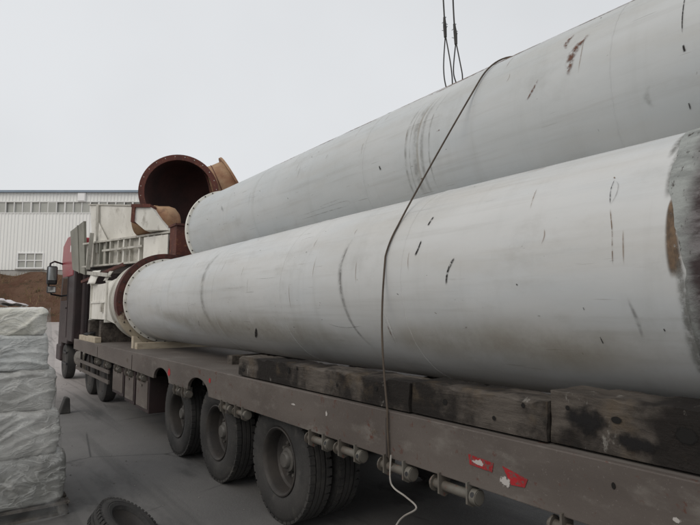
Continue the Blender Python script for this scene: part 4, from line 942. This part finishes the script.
    # rusty tank lying beside it
    a, b2 = Vector((3.60, 13.10, 4.16)), Vector((4.16, 12.62, 4.14)); e = empty('rusty_tank', a - Vector((0, 0, .40))); tag(e, 'small rusty round tank lying in front of the elbow mouth', 'tank')
    m = MB(); ln = (b2 - a).length; R = .36
    m.lathe([(-.25, 0), (-.25, R), (.17, R), (.175, R + .02), (.215, R + .02), (.22, R), (ln * .7, R), (ln * .86, R * .9), (ln * .98, R * .62), (ln + .05, 0)], frame((0, 0, .40), b2 - a), 48); m.build('shell', 'rust_tan', e, True)
    # dark red steel stand next to the upper pipe end
    e = empty('steel_stand', (4.35, 11.75, dk)); tag(e, 'dark red steel stand between the upper pipe end and the chute', 'stand')
    m = MB(); m.box((-.57, -.22, 3.20 - dk), (.75, .24, 3.27 - dk)); m.build('base_plate', 'oxide_red', e)
    m = MB(); m.box((-.57, -.22, 3.272 - dk), (.75, -.18, 3.86 - dk)); m.build('panel', 'oxide_red', e)
    m = MB(); m.box((-.57, -.178, 3.272 - dk), (-.53, .24, 3.86 - dk)); m.build('panel', 'oxide_red', e)
    m = MB(); m.box((-.60, -.25, 3.862 - dk), (.78, .27, 3.91 - dk)); m.build('top_plate', 'oxide_red', e)
    for x in (.30, .65):
        for y in (-.2, .12): m = MB(); m.box((x, y, 0), (x + .1, y + .1, 3.198 - dk)); m.build('leg', 'oxide_red', e)
front_load()

# ------------------------------------------------------------------ rusty elbow on top
def elbow():
    A = Vector((4.33, 13.10, 4.96)); nA = Vector((-.40, -.90, -.02)).normalized()
    B = Vector((6.05, 13.45, 5.36)); nB = Vector((.77, -.36, .50)).normalized()
    e = empty('rusty_elbow', A - Vector((0, 0, .9))); lo = A - Vector((0, 0, .9))
    tag(e, 'wide rusty pipe elbow with its dark flanged mouth open toward the camera', 'pipe elbow')
    c1, c2 = A - nA * 1.15, B - nB * .95
    bez = lambda t: A * (1 - t) ** 3 + c1 * 3 * t * (1 - t) ** 2 + c2 * 3 * t * t * (1 - t) + B * t ** 3
    der = lambda t: ((c1 - A) * (1 - t) ** 2 + (c2 - c1) * 2 * t * (1 - t) + (B - c2) * t * t).normalized()
    S = 6; seg = 64; RO = .855
    def sweep(R, name, mat, rev=False):
        m = MB(); vs = []
        for i in range(S + 1):
            t = i / S; fr = frame(bez(t) - lo, der(t))
            for k in range(seg): a = 2 * math.pi * k / seg; vs.append(fr @ Vector((0, R * math.cos(a), R * math.sin(a))))
        fs = [(i * seg + k, i * seg + (k + 1) % seg, (i + 1) * seg + (k + 1) % seg, (i + 1) * seg + k) for i in range(S) for k in range(seg)]
        m.add(vs, [tuple(reversed(f)) for f in fs] if rev else fs); return m.build(name, mat, e, True)
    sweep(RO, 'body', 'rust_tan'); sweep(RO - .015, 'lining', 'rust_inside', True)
    for P, n, name, mt, Rf in ((A, -nA, 'mouth_flange', 'oxide_red', .975), (B, -nB, 'back_flange', 'rust_tan', .96)):
        m = MB(); m.lathe([(-.03, RO - .02), (-.03, Rf - .005), (-.025, Rf), (.03, Rf), (.03, RO - .02)], frame(P - lo, n), 72, True); f = m.build(name, mt, e, True)
        m = MB()
        for k in range(24):
            a = 2 * math.pi * (k + .5) / 24; fr = frame(P - lo, n); m.lathe([(-.034, .012), (-.0295, .012)], fr @ Matrix.Translation((0, .92 * math.cos(a), .92 * math.sin(a))), 8)
        o = m.build('bolt_holes', 'cream_steel' if mt == 'oxide_red' else 'chassis', f); o['kind'] = 'stuff'
    # weld seams between the mitred segments
    for i in range(1, S):
        fr = frame(bez(i / S) - lo, der(i / S)); m = MB(); m.tube([fr @ Vector((0, (RO + .004) * math.cos(2 * math.pi * k / 64), (RO + .004) * math.sin(2 * math.pi * k / 64))) for k in range(64)], .012, 5, True); m.build('weld_seam', 'oxide_red', e, True)
    p = bez(.55) - lo + Vector((-.1, -.1, RO)); m = MB(); m.tube([p + Vector((-.09, 0, -.05)), p + Vector((-.08, 0, .07)), p + Vector((0, 0, .11)), p + Vector((.08, 0, .07)), p + Vector((.09, 0, -.05))], .028, 8); m.build('lifting_lug', 'oxide_red', e, True)
elbow()

# ------------------------------------------------------------------ film-wrapped bundles at the left
def bundle(name, x0, x1, y0, y1, z0, z1, mat, seed, sag=.03, rad=.03):
    N = 80; nz = 26; dims = Vector(((x1 - x0) / 2, (y1 - y0) / 2, (z1 - z0) / 2)); cen = Vector(((x0 + x1) / 2, (y0 + y1) / 2, (z0 + z1) / 2))
    m = MB(); idx = {}
    def pt(i, j, k):
        key = (i, j, k)
        if key in idx: return idx[key]
        s = Vector((i / N * 2 - 1, j / N * 2 - 1, k / nz * 2 - 1)); p = Vector((s.x * dims.x, s.y * dims.y, s.z * dims.z))
        inner = Vector([max(-d + rad, min(d - rad, c)) for c, d in zip(p, dims)]); dv = p - inner
        n = dv.normalized() if dv.length > 1e-6 else Vector((0, 0, 1)); p = inner + n * min(rad, dv.length) if dv.length > 1e-6 else p
        q = p + cen
        wq = q + noise.noise_vector(q * 1.7 + Vector((seed, 0, 0))) * .22
        f1 = noise.noise(Vector((q.x * 2.2 + seed, q.y * 2.2, q.z * 3.0)))
        rdg = lambda a, b, c, w: max(0, 1 - abs(noise.noise(Vector((a, b, c)))) * w)
        f2 = rdg(wq.x * 2.0 + wq.z * 2.6 + seed, wq.y * 2.5, wq.z * 3.4 - wq.x * 1.2, 4.5) ** 1.5
        f3 = rdg(wq.x * 1.2 - wq.z * 1.6 + seed * 3, wq.y * 2, wq.z * 8, 4.0) ** 1.5
        f4 = rdg(wq.x * 6 - wq.z * 5 + seed, wq.y * 6, wq.z * 9 + wq.x * 3, 3.0) ** 1.5
        bulge = sag * (1 - s.z * s.z)
        h = .014 * f1 + .015 * f2 + .015 * f3 + .003 * f4
        side = Vector((s.x if abs(s.x) > .97 else 0, s.y if abs(s.y) > .97 else 0, 0))
        p = p + n * h + side * bulge
        if k == 0: p.z = max(p.z, -dims.z)
        idx[key] = len(m.v); m.v.append(tuple(p)); return idx[key]
    def quad(f, a, b):
        for i in range(a):
            for j in range(b): m.f.append((f(i, j), f(i + 1, j), f(i + 1, j + 1), f(i, j + 1)))
    quad(lambda i, j: pt(i, j, nz), N, N); quad(lambda i, j: pt(j, i, 0), N, N)
    quad(lambda i, j: pt(i, 0, j), N, nz); quad(lambda i, j: pt(j, N, i) if False else pt(N - i, N, j), N, nz)
    quad(lambda i, j: pt(0, N - i, j), N, nz); quad(lambda i, j: pt(N, i, j), N, nz)
    me = bpy.data.meshes.new(name); me.from_pydata(m.v, [], m.f); me.materials.append(M[mat]); me.shade_smooth()
    o = bpy.data.objects.new(name, me); col.objects.link(o); o.location = cen; return o
def bundles():  # film colours get darker towards the bottom of the stack
    rows = ((.135, .595, .925, 6.06, 'film_dark', 'lowest film wrapped bundle of the left stack, dark grey, on the pallet', .03),
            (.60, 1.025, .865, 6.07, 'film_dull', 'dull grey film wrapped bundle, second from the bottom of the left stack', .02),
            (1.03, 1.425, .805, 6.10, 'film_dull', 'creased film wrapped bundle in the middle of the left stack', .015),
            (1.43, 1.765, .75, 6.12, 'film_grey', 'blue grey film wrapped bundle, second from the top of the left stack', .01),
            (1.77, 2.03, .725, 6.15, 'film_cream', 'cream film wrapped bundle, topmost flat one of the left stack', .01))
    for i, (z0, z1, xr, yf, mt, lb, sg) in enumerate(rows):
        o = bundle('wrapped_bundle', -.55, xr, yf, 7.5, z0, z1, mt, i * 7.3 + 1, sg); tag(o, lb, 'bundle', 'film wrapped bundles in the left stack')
    # crumpled sheet thrown on top
    m = MB(); n = 40
    for i in range(n + 1):
        for j in range(n + 1):
            x = -.5 + 1.08 * i / n; y = 6.45 + .95 * j / n; q = Vector((x * 3, y * 3, 2))
            r = max(0, 1 - (abs(i / n - .55) * 2) ** 4); z = 2.03 + .012 + r * (.045 + .11 * abs(noise.fractal(q, 1, 2, 4)) + .03 * noise.noise(q * 3))
            m.v.append((x + .04 * noise.noise(q * 2), y + .06 * noise.noise(q + Vector((5, 5, 5))), max(z, 2.03)))
    for i in range(n):
        for j in range(n): a = i * (n + 1) + j; m.f.append((a, a + n + 1, a + n + 2, a + 1))
    o = m.build('plastic_sheet', 'film_pink', None, True, loc=(0, 6.9, 1.98)); so_ = o.modifiers.new('s', 'SOLIDIFY'); so_.thickness = .006; so_.offset = 1
    tag(o, 'crumpled pinkish white plastic sheet thrown over the top of the left stack', 'plastic sheet')
    # loose milky film wrapped round the whole stack
    m = MB(); path = []
    for k in range(61): path.append((-.62 + 1.0 * k / 60, 0))
    nv = 130; U = 240
    def edge_x(z): return .715 + (.945 - .715) * (1 - min(z, 2.0) / 2.03) ** 1.1
    waves = [(math.cos(a_), math.sin(a_), f_, random.random() * 9, .028 / f_) for a_, f_ in ((.5, 1.3), (-.6, 1.9), (1.3, 2.6), (.2, 3.4), (-1.0, 4.3))]
    vs = []
    for j in range(nv + 1):
        z = .03 + 1.985 * j / nv; xr = edge_x(min(z, 2.03)); yf = 6.0 + .10 * (z / 2.03)
        for i in range(U + 1):
            t = i / U
            if t < .55: x = -.6 + (xr - .05 + .6) * t / .55; y = yf; nx, ny = 0, -1
            elif t < .62: a = (t - .55) / .07 * math.pi / 2; x = xr - .05 + .05 * math.sin(a); y = yf + .05 - .05 * math.cos(a); nx, ny = math.sin(a), -math.cos(a)
            else: x = xr; y = yf + .05 + (7.55 - yf - .05) * (t - .62) / .38; nx, ny = 1, 0
            q = Vector((x, y, z)); wq = q + noise.noise_vector(q * 1.3) * .30
            rd = lambda v, w: max(0, 1 - abs(noise.noise(v)) * w)
            uu = x + y; q2 = noise.noise_vector(q * .9) * .12; h = .006 + .014 * noise.noise(q * 2.1)
            for ca, sa, fq, ph, am in waves:
                v_ = ((uu + q2.x) * ca + (z + q2.z) * sa) * fq + ph + 1.3 * noise.noise(Vector((uu * 1.3 + ph, z * 1.3, ph))); h += am * (abs((v_ % 1) * 2 - 1) ** 1.0) * (.2 + .9 * abs(noise.noise(Vector((uu * 1.6, z * 1.6 + ph * 3, fq)))) * 2)
            fl = max(0, .25 - z) * .35 * (0.5 + noise.noise(Vector((x * 3, y * 3, 9))))
            zz = z + (.05 * noise.noise(Vector((x * 4, y * 4, 1))) if j in (0, nv) else 0)
            vs.append((x + nx * (h + fl), y + ny * (h + fl), max(zz, .012)))
    m.add(vs, [(j * (U + 1) + i, j * (U + 1) + i + 1, (j + 1) * (U + 1) + i + 1, (j + 1) * (U + 1) + i) for j in range(nv) for i in range(U)])
    wr_ = m.build('plastic_wrap', 'milky_film', None, True, loc=(.2, 6.8, 0)); wr_.data.set_sharp_from_angle(angle=R_(15)); tag(wr_, 'loose milky plastic film hanging round the whole left stack', 'plastic film')
    # pallet below
    e = empty('wooden_pallet', (.22, 6.75, 0)); tag(e, 'wooden pallet on the ground under the wrapped bundles', 'pallet')
    for k in range(7):
        y = -.72 + k * .215; m = MB(); m.box((-.76, y, .105), (.78, y + .13, .128)); m.build('board', 'timber', e)
    for x in (-.74, -.02, .68): m = MB(); m.box((x, -.70, .0225), (x + .09, .70, .1045)); m.build('bearer', 'timber', e)
    for y in (-.70, .0, .58): m = MB(); m.box((-.76, y, 0), (.78, y + .12, .022)); m.build('bottom_board', 'timber', e)
bundles()

# ------------------------------------------------------------------ small things on the ground
def small():
    # worn tyre propped on a block
    c = Vector((1.24, 4.86, .17)); ax = Vector((.50, -.30, .80)).normalized()
    e = empty('old_tyre', c); tag(e, 'small worn black tyre lying tilted on the yard in front of the trailer wheels', 'tyre')
    fr = frame((0, 0, 0), ax)
    m = MB(); m.lathe([(-.06, .17), (-.085, .19), (-.09, .25), (-.075, .285), (-.05, .30), (-.04, .293), (-.03, .303), (-.008, .305), (-.004, .296), (.004, .296), (.008, .305), (.03, .303), (.04, .293), (.05, .30), (.075, .285), (.09, .25), (.092, .235), (.088, .23), (.092, .222), (.085, .19), (.06, .17)], fr, 72, True)
    for k in range(48):
        for s in (-1, 1):
            a = 2 * math.pi * (k + (.5 if s > 0 else 0)) / 48; mt = fr @ Matrix.Rotation(a, 4, 'X'); xs = sorted((s * .042, s * .078)); m.box((xs[0], -.012, .28), (xs[1], .012, .304), mt)
    m.build('casing', 'rubber', e, True)
    m = MB(); m.lathe([(.02, 0), (.02, .10), (.035, .15), (.058, .171), (.045, .171), (.02, .16), (.0, .10), (.0, 0)], fr, 40); m.build('rim', 'rim_steel', e, True)
    m = MB(); m.box((1.00, 4.72, 0), (1.16, 5.12, .135)); tag(m.build('wood_block', 'timber', None, bevel=.01, loc=(1.08, 4.9, 0)), 'dark wood block propping the tilted worn tyre', 'block')
    m = MB(); m.tube([(1.46, 4.98, .012), (1.62, 5.06, .016), (1.80, 5.02, .012)], .009, 6); tag(m.build('stick', 'timber', None, True, loc=(1.6, 5.0, .01)), 'thin dark stick on the yard right of the worn tyre', 'stick')
    m = MB(); m.prism([(1.70, 11.85, 0), (1.90, 11.85, 0), (1.88, 11.85, .30), (1.80, 11.85, .32)], (0, .22, 0)); tag(m.build('wheel_chock', 'rubber', None, bevel=.02, loc=(1.8, 11.95, 0)), 'black rubber wheel chock on the yard beyond the wrapped bundles', 'chock')
small()
# the yard lies 5 cm below the datum used for the things standing on it
for o_ in list(col.objects):
    if o_.parent is None and (o_.name.split('.')[0] in ('gravel', 'wrapped_bundle', 'plastic_wrap', 'plastic_sheet', 'wooden_pallet', 'old_tyre', 'stick', 'wheel_chock', 'tractor_truck') or (o_.name.startswith('wood_block') and o_.location.x < 2)):
        o_.location.z -= .05
